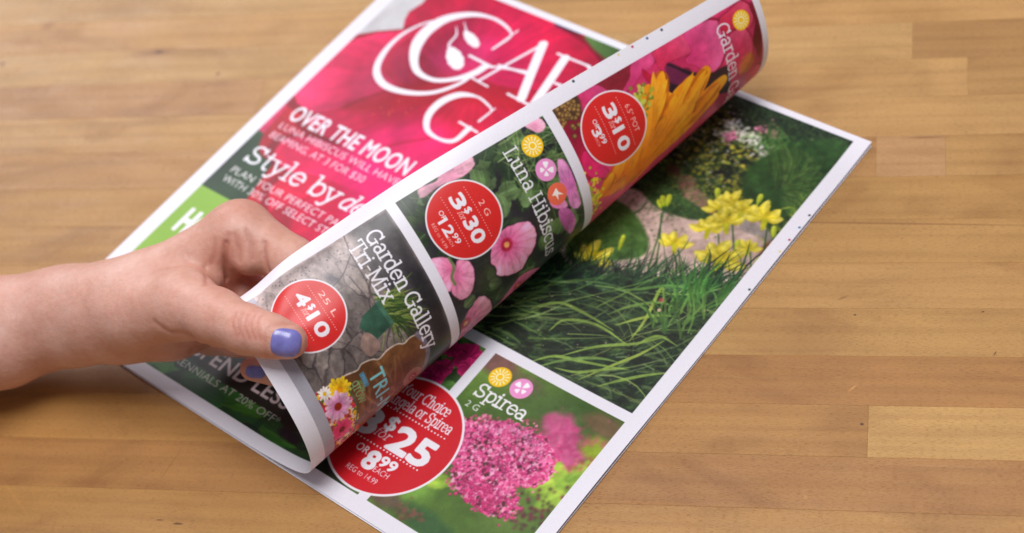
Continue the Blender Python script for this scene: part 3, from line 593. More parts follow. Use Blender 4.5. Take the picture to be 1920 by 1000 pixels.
# --- soil bag photograph
P.setclip(x0,.0265,x1,.2795)
fillnoise(P,x0,.0265,x1,.2795,[(0,(112,102,104)),(.35,(150,140,140)),(.7,(184,174,172)),(1,(212,204,202))],16,16,101)
fillnoise(P,.30,.0265,x1,.2795,[(0,(60,54,54)),(.5,(96,88,86)),(1,(130,122,116))],16,16,102)
w=P.win(x0,.0265,x1,.2795); sy,sx,X,Y=w
g=np.clip((X-.10)/.14,0,1)*np.ones_like(Y); n=fbm(Y.shape[0],X.shape[1],40,40,103,5); P.blend(sy,sx,g*.62,(88,80,80)); P.blend(sy,sx,np.clip((n-.55)*6,0,.55)*np.ones_like(g),(92,84,88))
P.blend(sy,sx,np.clip((.10-X)/.07,0,1)*np.clip((.235-Y)/.03,0,1)*.55,(222,212,214))
# cobbles with dark joints
cells(P,.03,.03,.31,.226,44,400,104,160,(1,.955,.935),(44,38,40),.0055,.011,1.5,.80)
w=P.win(x0,.0265,x1,.2795); sy,sx,X,Y=w
P.blend(sy,sx,np.clip((.115-X)/.06,0,1)*np.clip((.235-Y)/.03,0,1)*.60,(206,196,200)); P.blend(sy,sx,np.clip((X-.14)/.08,0,1)*np.clip((.22-Y)/.03,0,1)*.28,(70,62,62))
for q in ([(0.014, 0.208), (0.06, 0.198), (0.106, 0.195), (0.142, 0.188)],[(0.086, 0.178), (0.126, 0.183), (0.166, 0.188)],[(0.156, 0.111), (0.19, 0.138), (0.238, 0.153)],[(0.09, 0.124), (0.08, 0.168), (0.054, 0.203)],[(0.134, 0.133), (0.188, 0.148), (0.218, 0.153)]): P.stroke(crm(q,6),.0010,(84,76,80),.7,2)
for i in range(500): P.disc((r.uniform(.03,.25),r.uniform(.05,.22)),r.uniform(.0005,.0016),[(104,96,104),(130,122,126),(70,66,76)][r.integers(3)],.6,1.4)
softpatch(P,(.075,.155),.022,.010,(96,92,104),.8,12,.8,.5)
# dark slate wall behind the title
P.poly([(x0,.222),(.10,.212),(.17,.214),(.24,.206),(.5,.20),(x1,.2),(x1,.2795),(x0,.2795)],(58,56,60),.96,14,var=(20,20,104,(40,40,42)))
softpatch(P,(.06,.225),.05,.018,(112,112,116),.6,14,.6); softpatch(P,(.20,.265),.12,.018,(34,32,36),.8,15,.5)
softpatch(P,(.30,.25),.06,.04,(38,40,36),.9,16,.4)
# iris leaves and green pot
for i in range(150):
    b=(.155+r.normal()*.012,.200+r.normal()*.006); a=r.normal(1.15,.42); L=r.uniform(.03,.07); cl=[(70,98,44),(104,130,62),(48,72,36),(134,150,84)][r.integers(4)]
    P.stroke([(b[0]+math.cos(a)*L*t,b[1]+math.sin(a)*L*t-.01*t*t) for t in np.linspace(0,1,4)],[.0013,.0013,.001,.0003],cl,.85)
P.poly([(.138,.196),(.178,.200),(.186,.165),(.158,.150),(.146,.162)],(52,88,72),1,2,var=(30,30,106,(30,34,30))); P.poly([(.138,.196),(.178,.200),(.1785,.193),(.139,.189)],(70,110,92),.9,2)
P.poly(crm([(.172,.160),(.196,.166),(.204,.146),(.186,.138),(.170,.148)],5,True),(150,130,124),1,2,var=(60,60,107,(40,40,40)))
# the soil bag
edge=crm([(.2065,.047),(.2075,.075),(.2080,.10),(.2110,.118),(.2060,.128),(.2085,.145),(.2140,.155),(.2090,.172),(.2095,.190),(.2150,.200),(.2120,.212),(.2140,.225)],4)
P.poly([*map(tuple,edge),(.25,.232),(.34,.226),(.46,.22),(.46,.047)],(112,76,46),1,1.6,var=(9,34,108,(66,52,40)))
P.stroke(edge,[.0013]*len(edge),(222,214,206),.9)
for k in range(16):
    v=r.uniform(.05,.22); P.stroke(crm([(.215+r.uniform(0,.02),v),(.25+r.uniform(0,.04),v+r.normal()*.012),(.31,v+r.normal()*.02)],5),r.uniform(.0006,.0026),[(170,130,92),(84,54,34),(60,40,28),(206,180,150)][r.integers(4)],.38,5)
P.stroke(crm([(.214,.225),(.235,.232),(.262,.232),(.30,.216)],6),.0042,(128,126,146),.9,2)
P.poly([(.205,.045),(.215,.090),(.25,.098),(.275,.094),(.30,.085),(.37,.088),(.37,.045)],(160,60,70),1,3,var=(60,60,109,(120,90,60)))
for i in range(520):
    c=(r.uniform(.208,.355),r.uniform(.047,.092)); P.disc(c,r.uniform(.0010,.0042),[(236,196,40),(206,50,90),(240,130,170),(250,230,90),(80,110,40),(240,225,220),(214,90,40),(120,40,40)][r.integers(8)],.9,1.3)
def daisy(c,R,n,c0,c1,cc,seed):
    for k in range(n):
        a=k*6.283/n+.1*math.sin(k*7); P.petal(c,(c[0]+R*math.cos(a)*(1+.1*math.sin(k*3)),c[1]+R*math.sin(a)*(1+.1*math.sin(k*3))),R*.20,c0,c1,prof=(.4,.8),veins=2,vs=.06,seed=k)
    P.disc(c,R*.26,cc)
daisy((.222,.081),.020,13,(240,180,20),(252,226,60),(226,160,20),1); daisy((.243,.068),.0235,15,(214,120,190),(244,214,240),(150,40,24),2); daisy((.285,.062),.020,13,(214,40,100),(240,96,150),(110,30,30),3); daisy((.214,.058),.011,11,(230,226,230),(250,248,250),(220,180,40),4)
P.stroke(crm([(.232,.094),(.262,.096),(.29,.088),(.31,.084)],6),.0017,(60,110,70),.8)
photo_tone(P,x0,.0265,x1,.2795,920,(1.0,.955,.92),1.1,.22,.22,14,120)
sans(P,'TRI-MIX',(.226,.1300),.0260,(132,214,220),.02,width=.122); sans(P,'PRO',(.222,.119),.0058,(235,235,235),.02); P.poly([(.2175,.1175),(.2175,.1255),(.242,.1255),(.242,.1175)],(70,150,190),.75)
slab(P,'grow',(.223,.1005),.0155,(130,176,120),3.6,width=.040); slab(P,'grow',(.226,.112),.0062,(130,196,120),3.4,width=.02)
for q in (.0170,.0145,.0120): P.stroke([(.286+q*1.05*math.cos(a),.1995+q*math.sin(a)) for a in np.linspace(0,6.283,30)],.0007,(206,160,150),.85)
P.disc((.286,.1995),.0098,(196,150,142)); P.disc((.286,.1995),.0085,(126,40,48)); sans(P,'G',(.286,.1955),.008,(240,214,210),.02,align='C')
P.setclip(x0,.0265,x1,.0460)
fillnoise(P,x0,.0265,x1,.0460,[(0,(168,164,174)),(1,(206,202,212))],6,6,110)
P.noclip()
offer(P,(.104,.097),.0560,'25 L','4','10',None,False)
P.setclip(x0,.0265,.25,.2795)
slab(P,'Garden Gallery',(.0440,.2300),.0235,WH,4.3,width=.2060)
P.noclip(); slab(P,'Garden Gallery',(.0440,.2300),.0235,WH,4.3,width=.2060); slab(P,'Tri-Mix',(.0450,.2000),.0235,WH,4.3,width=.1020)
# --- hibiscus photograph
P.setclip(x0,.2969,x1,.5637)
fillnoise(P,x0,.2969,x1,.5637,[(0,(26,24,28)),(.55,(44,42,44)),(.8,(50,66,40)),(1,(74,96,52))],14,14,120)
greens=[(74,104,52),(50,76,40),(96,128,70),(38,56,34),(108,138,84)]
for k in range(270):
    c=(r.uniform(.02,.40),r.uniform(.30,.57))
    if .06<c[0]<.25 and .30<c[1]<.36 and r.random()<.75: continue
    if c[0]>.12 and .40<c[1]<.50 and r.random()<.8: continue
    a=r.uniform(0,6.28); L=r.uniform(.018,.042); cl=greens[r.integers(5)]; b=(c[0]+L*math.cos(a),c[1]+L*math.sin(a)); P.petal(c,b,L*.42,tuple(np.array(cl)*.8),cl,prof=(.45,1.1),veins=4,vs=.12,al=.92,seed=k)
    P.cap(c,b,.0006,.0002,(140,170,110),.6)
softpatch(P,(.20,.40),.07,.035,(32,30,34),.92,23,.4); softpatch(P,(.15,.35),.035,.05,(30,28,32),.85,24,.4)
blades(P,90,lambda q:(q.uniform(.03,.10),q.uniform(.46,.55)),.05,.9,.9,[(96,124,66),(60,84,50),(140,160,100)],.0009,60,.4,.8)
def hib(c,R,rot,seed,light=(250,206,222),deep=(228,110,160),sq=1.0,heart=True,n=5,ax=0.):
    for k in range(n):
        a=rot+k*6.283/n; dx,dy=R*math.cos(a),R*math.sin(a)*sq
        b=(c[0]+dx*math.cos(ax)-dy*math.sin(ax),c[1]+dx*math.sin(ax)+dy*math.cos(ax))
        P.petal(c,b,R*.60*(.6+.4*sq),deep,light,edge=deep if k%2 else None,prof=(.75,.45),veins=7,vs=.055,seed=seed+k)
    if heart: P.disc(c,R*.20,(170,24,60),.95,6); P.disc(c,R*.09,(240,200,120),1,2)
bloom(P,[(0.024, 0.432), (0.038, 0.43), (0.044, 0.413), (0.044, 0.395), (0.04, 0.373), (0.04, 0.358), (0.042, 0.336), (0.036, 0.331), (0.026, 0.339), (0.03, 0.366), (0.02, 0.378), (0.014, 0.393), (0.018, 0.415)],(0.032, 0.386),(240, 196, 208),(222, 140, 170),15,.08,0.5,.45,0,under=None)
bloom(P,[(0.024, 0.531), (0.026, 0.556), (0.042, 0.559), (0.046, 0.544), (0.034, 0.534)],(0.034, 0.544),(232, 186, 200),(204, 130, 160),15,.08,0.5,.45,1,under=None)
bloom(P,[(0.096, 0.549), (0.104, 0.559), (0.132, 0.561), (0.158, 0.559), (0.18, 0.559), (0.184, 0.549), (0.174, 0.539), (0.152, 0.539), (0.13, 0.536), (0.112, 0.541)],(0.142, 0.549),(226, 160, 204),(190, 96, 160),15,.08,0.5,.45,2,under=None)
bloom(P,[(0.166, 0.519), (0.176, 0.536), (0.206, 0.544), (0.228, 0.534), (0.204, 0.519), (0.178, 0.514)],(0.188, 0.526),(220, 150, 196),(180, 84, 150),15,.08,0.5,.45,3,under=None)
bloom(P,[(0.144, 0.509), (0.152, 0.529), (0.17, 0.534), (0.164, 0.516), (0.154, 0.507)],(0.156, 0.519),(222, 150, 190),(190, 90, 150),15,.08,0.5,.45,4,under=None)
bloom(P,[(0.126, 0.294), (0.13, 0.309), (0.14, 0.321), (0.156, 0.324), (0.172, 0.316), (0.184, 0.299), (0.17, 0.294), (0.15, 0.292), (0.136, 0.289)],(0.156, 0.316),(244, 186, 208),(214, 100, 150),15,.08,0.6,.45,5,under=(30, 26, 30))
bloom(P,[(0.148, 0.331), (0.158, 0.346), (0.174, 0.348), (0.192, 0.341), (0.206, 0.329), (0.206, 0.311), (0.186, 0.301), (0.17, 0.314), (0.156, 0.324)],(0.166, 0.314),(248, 196, 212),(212, 104, 150),15,.08,0.6,.45,6,under=(30, 26, 30))
bloom(P,[(0.16, 0.388), (0.15, 0.398), (0.144, 0.415), (0.146, 0.437), (0.154, 0.46), (0.17, 0.467), (0.186, 0.465), (0.202, 0.455), (0.212, 0.44), (0.224, 0.428), (0.222, 0.41), (0.214, 0.393), (0.204, 0.381), (0.192, 0.383), (0.178, 0.378)],(0.168, 0.413),(250, 194, 214),(206, 84, 140),15,.09,0.42,.45,7,under=(26, 22, 26))
bloom(P,[(0.25, 0.306), (0.234, 0.314), (0.228, 0.326), (0.22, 0.339), (0.226, 0.351), (0.246, 0.361), (0.278, 0.366), (0.292, 0.356), (0.292, 0.336), (0.296, 0.321), (0.3, 0.299), (0.266, 0.299)],(0.256, 0.309),(248, 200, 212),(206, 90, 140),15,.08,0.45,.45,8,under=(26, 22, 26))
bloom(P,[(0.26, 0.47), (0.242, 0.445), (0.238, 0.423), (0.248, 0.405), (0.264, 0.39), (0.288, 0.378), (0.284, 0.398), (0.282, 0.428), (0.278, 0.45), (0.272, 0.47)],(0.26, 0.42),(238, 150, 186),(190, 70, 120),15,.08,0.45,.45,9,under=(26, 22, 26))
P.stroke(crm([(0.172, 0.413), (0.194, 0.423), (0.22, 0.425)],6),.0016,(196,110,150),.55,3)
P.stroke(crm([(0.166, 0.415), (0.168, 0.435), (0.182, 0.457)],6),.0014,(206,120,160),.5,3)
for c,q in (((0.168, 0.413),.0105),((0.254, 0.309),.0105),((0.26, 0.42),.008)): P.disc(c,q,(160,22,54),.95,5); P.disc((c[0],c[1]),q*.45,(226,170,90),.9,3)
P.stroke(crm([(0.138, 0.321), (0.154, 0.321), (0.166, 0.311), (0.178, 0.311)],5),.0022,(90,120,60),.9)
blur(P,x0,.2969,x1,.5637,1,1)
photo_tone(P,x0,.2969,x1,.5637,930,(1.07,1.06,1.05),.95,.26,.18,16,110)
P.noclip()
sun_badge(P,(.0580,.5240),.0175); fly_badge(P,(.1000,.5240),.0175); bird_badge(P,(.1420,.5240),.0175)
offer(P,(.1010,.3720),.0605,'2 G','3','30',('12','99'))
slab(P,'Luna Hibiscus',(.0430,.4780),.0225,WH,4.3,width=.1960)
# --- gerbera photograph
P.setclip(x0,.5808,x1,.9745)
fillnoise(P,x0,.5808,x1,.9745,[(0,(150,20,60)),(.5,(186,34,84)),(1,(214,60,112))],7,7,140)
pk=[((206,36,96),(240,96,150)),((190,24,70),(226,64,116)),((220,60,120),(246,140,186)),((170,20,56),(210,44,84))]
bloom(P,[(0.024, 0.578), (0.022, 0.635), (0.054, 0.628), (0.068, 0.605), (0.05, 0.586)],(0.03, 0.583),(120, 30, 40),(70, 20, 26),8,.04,.6,.3,20,2.6,under=(110, 14, 34))
bloom(P,[(0.048, 0.581), (0.05, 0.62), (0.08, 0.603), (0.12, 0.601), (0.156, 0.613), (0.144, 0.581), (0.09, 0.573)],(0.06, 0.591),(206, 30, 70),(120, 14, 40),8,.04,.6,.3,21,2.6,under=(110, 14, 34))
bloom(P,[(0.022, 0.633), (0.03, 0.67), (0.04, 0.675), (0.048, 0.667), (0.044, 0.643), (0.052, 0.62), (0.048, 0.613)],(0.042, 0.625),(226, 84, 150),(196, 40, 96),7,.04,.6,.3,22,2.6,under=(110, 14, 34))
bloom(P,[(0.106, 0.596), (0.128, 0.603), (0.15, 0.62), (0.166, 0.618), (0.148, 0.588), (0.12, 0.583)],(0.112, 0.596),(232, 50, 130),(200, 30, 90),7,.04,.6,.3,23,2.6,under=(110, 14, 34))
bloom(P,[(0.026, 0.672), (0.028, 0.734), (0.04, 0.739), (0.048, 0.719), (0.062, 0.697), (0.048, 0.68), (0.036, 0.672)],(0.038, 0.677),(170, 40, 60),(130, 24, 40),7,.04,.6,.3,24,2.6,under=(110, 14, 34))
bloom(P,[(0.026, 0.734), (0.028, 0.776), (0.044, 0.764), (0.048, 0.741), (0.058, 0.714), (0.058, 0.692), (0.044, 0.717)],(0.06, 0.707),(226, 90, 150),(206, 50, 110),7,.04,.6,.3,25,2.6,under=(110, 14, 34))
bloom(P,[(0.028, 0.774), (0.024, 0.806), (0.024, 0.835), (0.042, 0.845), (0.058, 0.833), (0.056, 0.808), (0.054, 0.786), (0.07, 0.786), (0.056, 0.771), (0.04, 0.771)],(0.052, 0.774),(230, 90, 140),(196, 40, 80),7,.04,.6,.3,26,2.6,under=(110, 14, 34))
bloom(P,[(0.024, 0.835), (0.024, 0.855), (0.026, 0.877), (0.036, 0.9), (0.054, 0.9), (0.082, 0.895), (0.098, 0.885), (0.108, 0.867), (0.102, 0.85), (0.084, 0.835), (0.066, 0.818), (0.056, 0.835)],(0.068, 0.823),(236, 110, 166),(206, 50, 110),8,.04,.6,.3,27,2.6,under=(110, 14, 34))
bloom(P,[(0.042, 0.744), (0.06, 0.754), (0.076, 0.771), (0.086, 0.771), (0.076, 0.754), (0.058, 0.741)],(0.044, 0.746),(206, 40, 80),(170, 20, 50),5,.04,.6,.3,28,2.6,under=(110, 14, 34))
bloom(P,[(0.07, 0.771), (0.076, 0.813), (0.094, 0.818), (0.108, 0.811), (0.098, 0.781), (0.08, 0.769)],(0.082, 0.774),(130, 30, 90),(80, 20, 50),6,.04,.6,.3,29,2.6,under=(110, 14, 34))
bloom(P,[(0.038, 0.904), (0.032, 0.929), (0.028, 0.954), (0.046, 0.966), (0.07, 0.961), (0.076, 0.939), (0.064, 0.919), (0.062, 0.902)],(0.064, 0.914),(224, 90, 130),(190, 30, 60),7,.04,.6,.3,30,2.6,under=(110, 14, 34))
bloom(P,[(0.066, 0.917), (0.07, 0.942), (0.094, 0.951), (0.118, 0.949), (0.138, 0.937), (0.144, 0.917), (0.106, 0.904), (0.076, 0.907)],(0.108, 0.914),(228, 90, 130),(196, 40, 84),8,.04,.6,.3,31,2.6,under=(110, 14, 34))
bloom(P,[(0.044, 0.966), (0.044, 0.979), (0.082, 0.974), (0.122, 0.969), (0.138, 0.964), (0.1, 0.954), (0.072, 0.966)],(0.092, 0.961),(150, 30, 50),(110, 16, 30),6,.04,.6,.3,32,2.6,under=(110, 14, 34))
bloom(P,[(0.174, 0.917), (0.168, 0.937), (0.152, 0.961), (0.176, 0.976), (0.2, 0.956), (0.206, 0.932)],(0.184, 0.929),(220, 70, 120),(180, 30, 70),5,.04,.6,.3,33,2.6,under=(110, 14, 34))
bloom(P,[(0.152, 0.862), (0.148, 0.88), (0.188, 0.9), (0.212, 0.892), (0.178, 0.865)],(0.168, 0.875),(206, 50, 120),(160, 30, 80),5,.04,.6,.3,34,2.6,under=(110, 14, 34))
# dark gap
P.poly(crm([(0.054, 0.788), (0.082, 0.816), (0.106, 0.853), (0.112, 0.89), (0.14, 0.895), (0.164, 0.887), (0.132, 0.835), (0.102, 0.774), (0.076, 0.776)],6,True),(34,22,32),.96,5,var=(30,30,141,(30,16,24)))
P.poly(crm([(0.056, 0.783), (0.084, 0.811), (0.098, 0.82), (0.092, 0.788), (0.076, 0.776)],5,True),(110,30,70),.9,5)
# seed head
hc=(0.036, 0.601)
P.poly(crm([(0.024, 0.571), (0.022, 0.623), (0.044, 0.625), (0.058, 0.61), (0.044, 0.583)],5,True),(66,44,22),.95,6)
for i in range(70): c=(hc[0]+r.normal()*.013,hc[1]+r.normal()*.011); P.disc(c,.0042,(84,56,28),1,1.5); P.disc((c[0],c[1]+.001),.0026,(146,108,56),.9,2)
oc=(0.178, 0.628)
for i,(b) in enumerate([(0.174, 0.67), (0.174, 0.704), (0.152, 0.719), (0.12, 0.707), (0.136, 0.746), (0.106, 0.761), (0.11, 0.788), (0.106, 0.806), (0.106, 0.838), (0.138, 0.86), (0.154, 0.845), (0.158, 0.808), (0.162, 0.771), (0.166, 0.734), (0.18, 0.662), (0.192, 0.638), (0.082, 0.734), (0.082, 0.759)]):
    a=(0.198, 0.638) if i<5 or 13<i<16 else (oc[0]+.02,oc[1]+.03*(i%3))
    b=(a[0]+(b[0]-a[0])*1.12,a[1]+(b[1]-a[1])*1.12); P.petal(a,b,.0160,(150,60,8),(196,96,14),prof=(.8,.7),veins=1,vs=.03,al=.75,soft=5)
    P.petal(a,b,.0165,(214,84,6),(246,150,22),prof=(.8,.7),veins=1.6,vs=.05,seed=i,soft=2.2)
for i,(a,b,w) in enumerate([((0.164, 0.687), (0.07, 0.766), 20.0), ((0.186, 0.704), (0.112, 0.774), 17.0), ((0.18, 0.729), (0.104, 0.838), 15.0), ((0.18, 0.746), (0.138, 0.86), 13.0), ((0.18, 0.68), (0.1, 0.724), 18.0), ((0.166, 0.759), (0.142, 0.808), 14.0), ((0.186, 0.638), (0.134, 0.699), 18.0), ((0.192, 0.615), (0.154, 0.655), 16.0), ((0.198, 0.591), (0.168, 0.628), 12.0), ((0.196, 0.603), (0.2, 0.675), 14.0), ((0.174, 0.704), (0.132, 0.746), 13.0)]):
    w=w*.8; b=(a[0]+(b[0]-a[0])*1.1,a[1]+(b[1]-a[1])*1.1); P.petal(a,b,w/1000.+.003,(150,60,8),(190,96,14),prof=(.7,.7),veins=1,vs=.03,al=.75,soft=5)
    P.petal(a,b,w/1000.,(220,96,8),(248,158,28),edge=(226,112,10) if i%2 else None,prof=(.7,1.3),veins=1.6,vs=.06,seed=i+30,soft=1.8)
for i in range(16):
    a0=(oc[0]+.01*r.normal()+.02,oc[1]+.012*r.normal()+.03); tg=((0.078, 0.764),(0.104, 0.838),(0.158, 0.808),(0.096, 0.727))[i%4]; b=(tg[0]+r.normal()*.012,tg[1]+r.normal()*.012)
    P.petal(a0,b,.0085,(222,100,10),(250,176,40),prof=(.8,1.4),veins=1.5,vs=.05,seed=i,soft=2,al=.92)
    P.stroke([a0,b],.0004,(214,96,8),.5,2)
for i in range(60): c=(0.08, 0.719); P.disc((c[0]+r.normal()*.010,c[1]+r.normal()*.010),r.uniform(.002,.0038),[(170,170,50),(120,130,40),(200,196,80)][r.integers(3)],.9,1.6)
for i in range(70): c=(0.188, 0.588); P.disc((c[0]+r.normal()*.018,c[1]+r.normal()*.008),r.uniform(.002,.004),[(206,196,40),(160,160,40),(236,200,60)][r.integers(3)],.85,1.6)
softpatch(P,(0.132, 0.934),.02,.02,(196,140,30),.6,44,.6)
photo_tone(P,x0,.5808,x1,.9745,940,(1.06,1.08,1.04),.98,.24,.12,10,90)
P.noclip()
offer(P,(.1000,.6580),.0590,'6.5" POT','3','10',('3','99'),False)
sun_badge(P,(.0560,.9420),.0165)
slab(P,'Garden Gallery',(.0440,.8925),.0240,WH,4.0,width=.2060)
for v,c in ((.806,(40,44,60)),(.777,(60,90,150)),(.748,(190,60,90)),(.721,(226,206,150)),(.635,(30,40,50))): P.disc((.0045,v),.0021,c)
# ======================================================= cover: giant hibiscus with the masthead
cover=Page((238,236,246)); P=cover
P.setclip(.0315,.0235,x1,.9720)
fillnoise(P,.0315,.0235,x1,.972,[(0,(22,70,34)),(.5,(40,98,50)),(1,(66,128,66))],5,5,201,3)
P.poly(crm([(.03,.60),(.03,.78),(.10,.832),(.20,1.0),(.5,1.0),(.52,.96),(.60,.80),(.80,.60),(.70,.30),(.30,.27),(.20,.345),(.17,.40),(.135,.45),(.105,.485),(.070,.535),(.045,.585)],5,True),(206,30,78),1,4,var=(5,5,202,(44,36,40)))
P.poly([(.03,.772),(.06,.800),(.102,.828),(.085,.845),(.078,.87),(.09,.90),(.07,.98),(.03,.98)],(206,204,206),1,4,var=(20,20,203,(50,50,50)))
P.poly([(.03,.80),(.07,.81),(.10,.835),(.088,.86),(.085,.90),(.09,.95),(.03,.98)],(214,212,214),1,6)
P.poly([(.03,.83),(.06,.84),(.075,.88),(.06,.93),(.03,.95)],(226,226,226),.9,8)
# large petals (deep crimson to magenta)
P.petal((.40,.62),(-.02,.66),.155,(214,24,104),(222,66,124),prof=(.5,.5),veins=22,vs=.055,seed=1,soft=3)
P.petal((.42,.66),(.04,.80),.14,(196,20,76),(186,22,48),prof=(.5,.5),veins=18,vs=.055,seed=2,soft=3)
P.petal((.40,.66),(.12,1.02),.15,(206,22,92),(172,16,42),prof=(.5,.5),veins=20,vs=.055,seed=3,soft=3)
P.petal((.38,.70),(.55,1.03),.17,(186,14,66),(176,20,52),prof=(.5,.5),veins=22,vs=.055,seed=4,soft=3)
P.petal((.40,.58),(.04,.56),.12,(224,24,116),(186,14,44),prof=(.45,.5),veins=20,vs=.055,seed=5,soft=3)
P.petal((.55,.50),(.12,.42),.15,(224,24,116),(176,12,36),prof=(.45,.5),veins=24,vs=.055,seed=6,soft=3)
P.petal((.62,.46),(.26,.25),.14,(210,16,84),(150,10,32),prof=(.5,.6),veins=20,vs=.055,seed=7,soft=3)
for k,(pts_,c_,li,de,vn) in enumerate((
 ([(0.101, 0.8271), (0.0759, 0.8639), (0.0895, 0.9112), (0.127, 0.9623), (0.2389, 0.9856), (0.3819, 0.9634), (0.4754, 0.9354), (0.4903, 0.8838), (0.421, 0.8182), (0.3174, 0.7937), (0.1927, 0.7897)],(0.2821, 0.7753),(180,20,54),(206,24,100),26),
 ([(0.1416, 0.6298), (0.1255, 0.6034), (0.0985, 0.5817), (0.044, 0.5903), (0.0238, 0.6177), (0.0172, 0.6993), (0.033, 0.7577), (0.0739, 0.8039), (0.1355, 0.8415), (0.1192, 0.783), (0.1345, 0.7289), (0.1864, 0.7028)],(0.3088, 0.8042),(228,74,134),(200,20,70),30),
 ([(0.1408, 0.6234), (0.1882, 0.6963), (0.2507, 0.7215), (0.3411, 0.7646), (0.421, 0.8182), (0.4685, 0.7423), (0.407, 0.6246), (0.3633, 0.5314), (0.2623, 0.5461), (0.1556, 0.5488), (0.0941, 0.5645)],(0.3174, 0.7937),(216,28,100),(190,14,62),34),
 ([(0.1099, 0.4634), (0.0922, 0.509), (0.1503, 0.5402), (0.264, 0.5442), (0.3635, 0.5384), (0.3621, 0.4761), (0.2617, 0.4756), (0.1754, 0.4563)],(0.3895, 0.5872),(196,20,60),(224,26,116),26),
 ([(0.1894, 0.3665), (0.151, 0.4148), (0.1736, 0.4582), (0.2719, 0.4784), (0.3702, 0.4738), (0.377, 0.4173), (0.3267, 0.3492), (0.2437, 0.3425)],(0.4196, 0.4945),(176,12,44),(206,18,90),26))):
    bloom(P,pts_,c_,li,de,vn,.045,.7,.35,60+k,3.0,under=(120,8,36))
blur(P,.03,.25,.6,.972,1,1)
P.poly(crm([(.135,.622),(.19,.698),(.23,.748),(.30,.785),(.42,.80),(.44,.77),(.33,.735),(.25,.685),(.18,.630)],5,True),(176,14,40),.65,22)
P.poly(crm([(.14,.65),(.10,.74),(.13,.80),(.18,.77),(.20,.72)],5,True),(240,110,160),.35,50)
P.poly(crm([(.20,.78),(.22,.85),(.28,.88),(.30,.82),(.26,.77)],5,True),(244,70,150),.6,44)
P.poly(crm([(.20,.56),(.28,.66),(.36,.66),(.40,.56),(.30,.47)],5,True),(246,40,150),.55,50)
P.poly(crm([(.30,.44),(.36,.52),(.45,.50),(.42,.42)],5,True),(246,40,150),.5,44)
for q in ([(.14,.63),(.19,.70),(.24,.745)],[(.24,.50),(.27,.58),(.33,.64)],[(.19,.36),(.21,.40),(.24,.44)]): P.stroke(crm(q,6),.0030,(150,10,40),.45,8)
for i in range(10): P.disc((.225+r.normal()*.02,.655+r.normal()*.012),.0018,(250,150,60),.7,2)
P.poly([(.41,.985),(.424,.965),(.455,.950),(.50,.936),(.56,.92),(.60,.985)],(92,168,76),1,10,var=(10,10,204,(40,40,30)))
P.poly([(.33,.985),(.36,.965),(.41,.968),(.42,.99)],(60,50,84),.9,8)
P.poly(crm([(.185,.36),(.215,.39),(.25,.35),(.235,.30),(.19,.30)],5,True),(110,8,30),.55,16)
photo_tone(P,.0315,.145,x1,.972,950,(.95,.72,.80),1.0,.42,.06,6,60)
P.poly([(.03,.775),(.06,.800),(.102,.828),(.088,.85),(.082,.87),(.09,.90),(.08,.98),(.03,.98)],(208,206,208),1,5,var=(20,20,203,(46,46,46)))
# lime panel and dark leaf panel at the bottom
P.poly([(.0,.352),(.20,.352),(.30,.20),(.30,.12),(0,.12)],(142,188,62),1,2,var=(6,6,205,(20,20,20)))
P.poly([(.16,.354),(.34,.354),(.34,.12),(.24,.12)],(34,90,44),1,4)
P.poly([(0,.0),(0,.145),(1,.145),(1,0)],(24,70,34),1,2,var=(18,18,206,(46,60,34)))
for k in range(60):
    c=(r.uniform(.03,.9),r.uniform(.0,.06)); a=r.uniform(-.4,.9); L=r.uniform(.06,.12); cl=[(40,112,40),(26,84,44),(64,134,40),(16,60,40)][r.integers(4)]; P.petal(c,(c[0]+L*math.cos(a),c[1]+L*math.sin(a)*.6),.020,tuple(np.array(cl)*.7),cl,prof=(.5,.9),veins=9,vs=.12,seed=k,al=.85,soft=2.5)
P.poly([(.20,.15),(.62,.15),(.56,.066),(.535,.048),(.50,.062),(.34,.064),(.25,.075)],(26,16,16),.93,6); softpatch(P,(.545,.045),.03,.012,(24,10,34),.8,50,.4)
P.poly([(.30,.145),(.45,.145),(.43,.115),(.32,.118)],(110,16,34),.8,14)
P.noclip(); P.setclip(.0315,.0235,x1,.9720)
W2=(244,242,250)
sans(P,'OVER THE MOON',(.060,.5490),.0370,W2,.026,width=.286)
sans(P,'LUNA HIBISCUS WILL HAVE YOU',(.060,.5235),.0160,(252,226,236),.008,width=.345); sans(P,'BEAMING, AT 3 FOR $30',(.060,.4985),.0160,(252,226,236),.008,width=.230)
slab(P,'Style by',(.056,.4350),.0385,W2,5.0,width=.222); slab(P,'dec',(.284,.4380),.0340,W2,5.2,width=.072,shear=.30)
sans(P,'PLAN YOUR PERFECT PATIO',(.055,.4010),.0160,(244,236,240),.008,width=.300); sans(P,'WITH 30% OFF SELECT STYLES',(.055,.3780),.0160,(244,236,240),.008,width=.300)
sans(P,'HOT BUYS',(.058,.2520),.055,W2,.04,width=.20)
sans(P,'SPEND LESS',(.284,.0780),.0290,(216,196,198),.022,width=.216); sans(P,'PERENNIALS AT 20% OFF*',(.246,.0505),.0140,(206,200,196),0,width=.262)
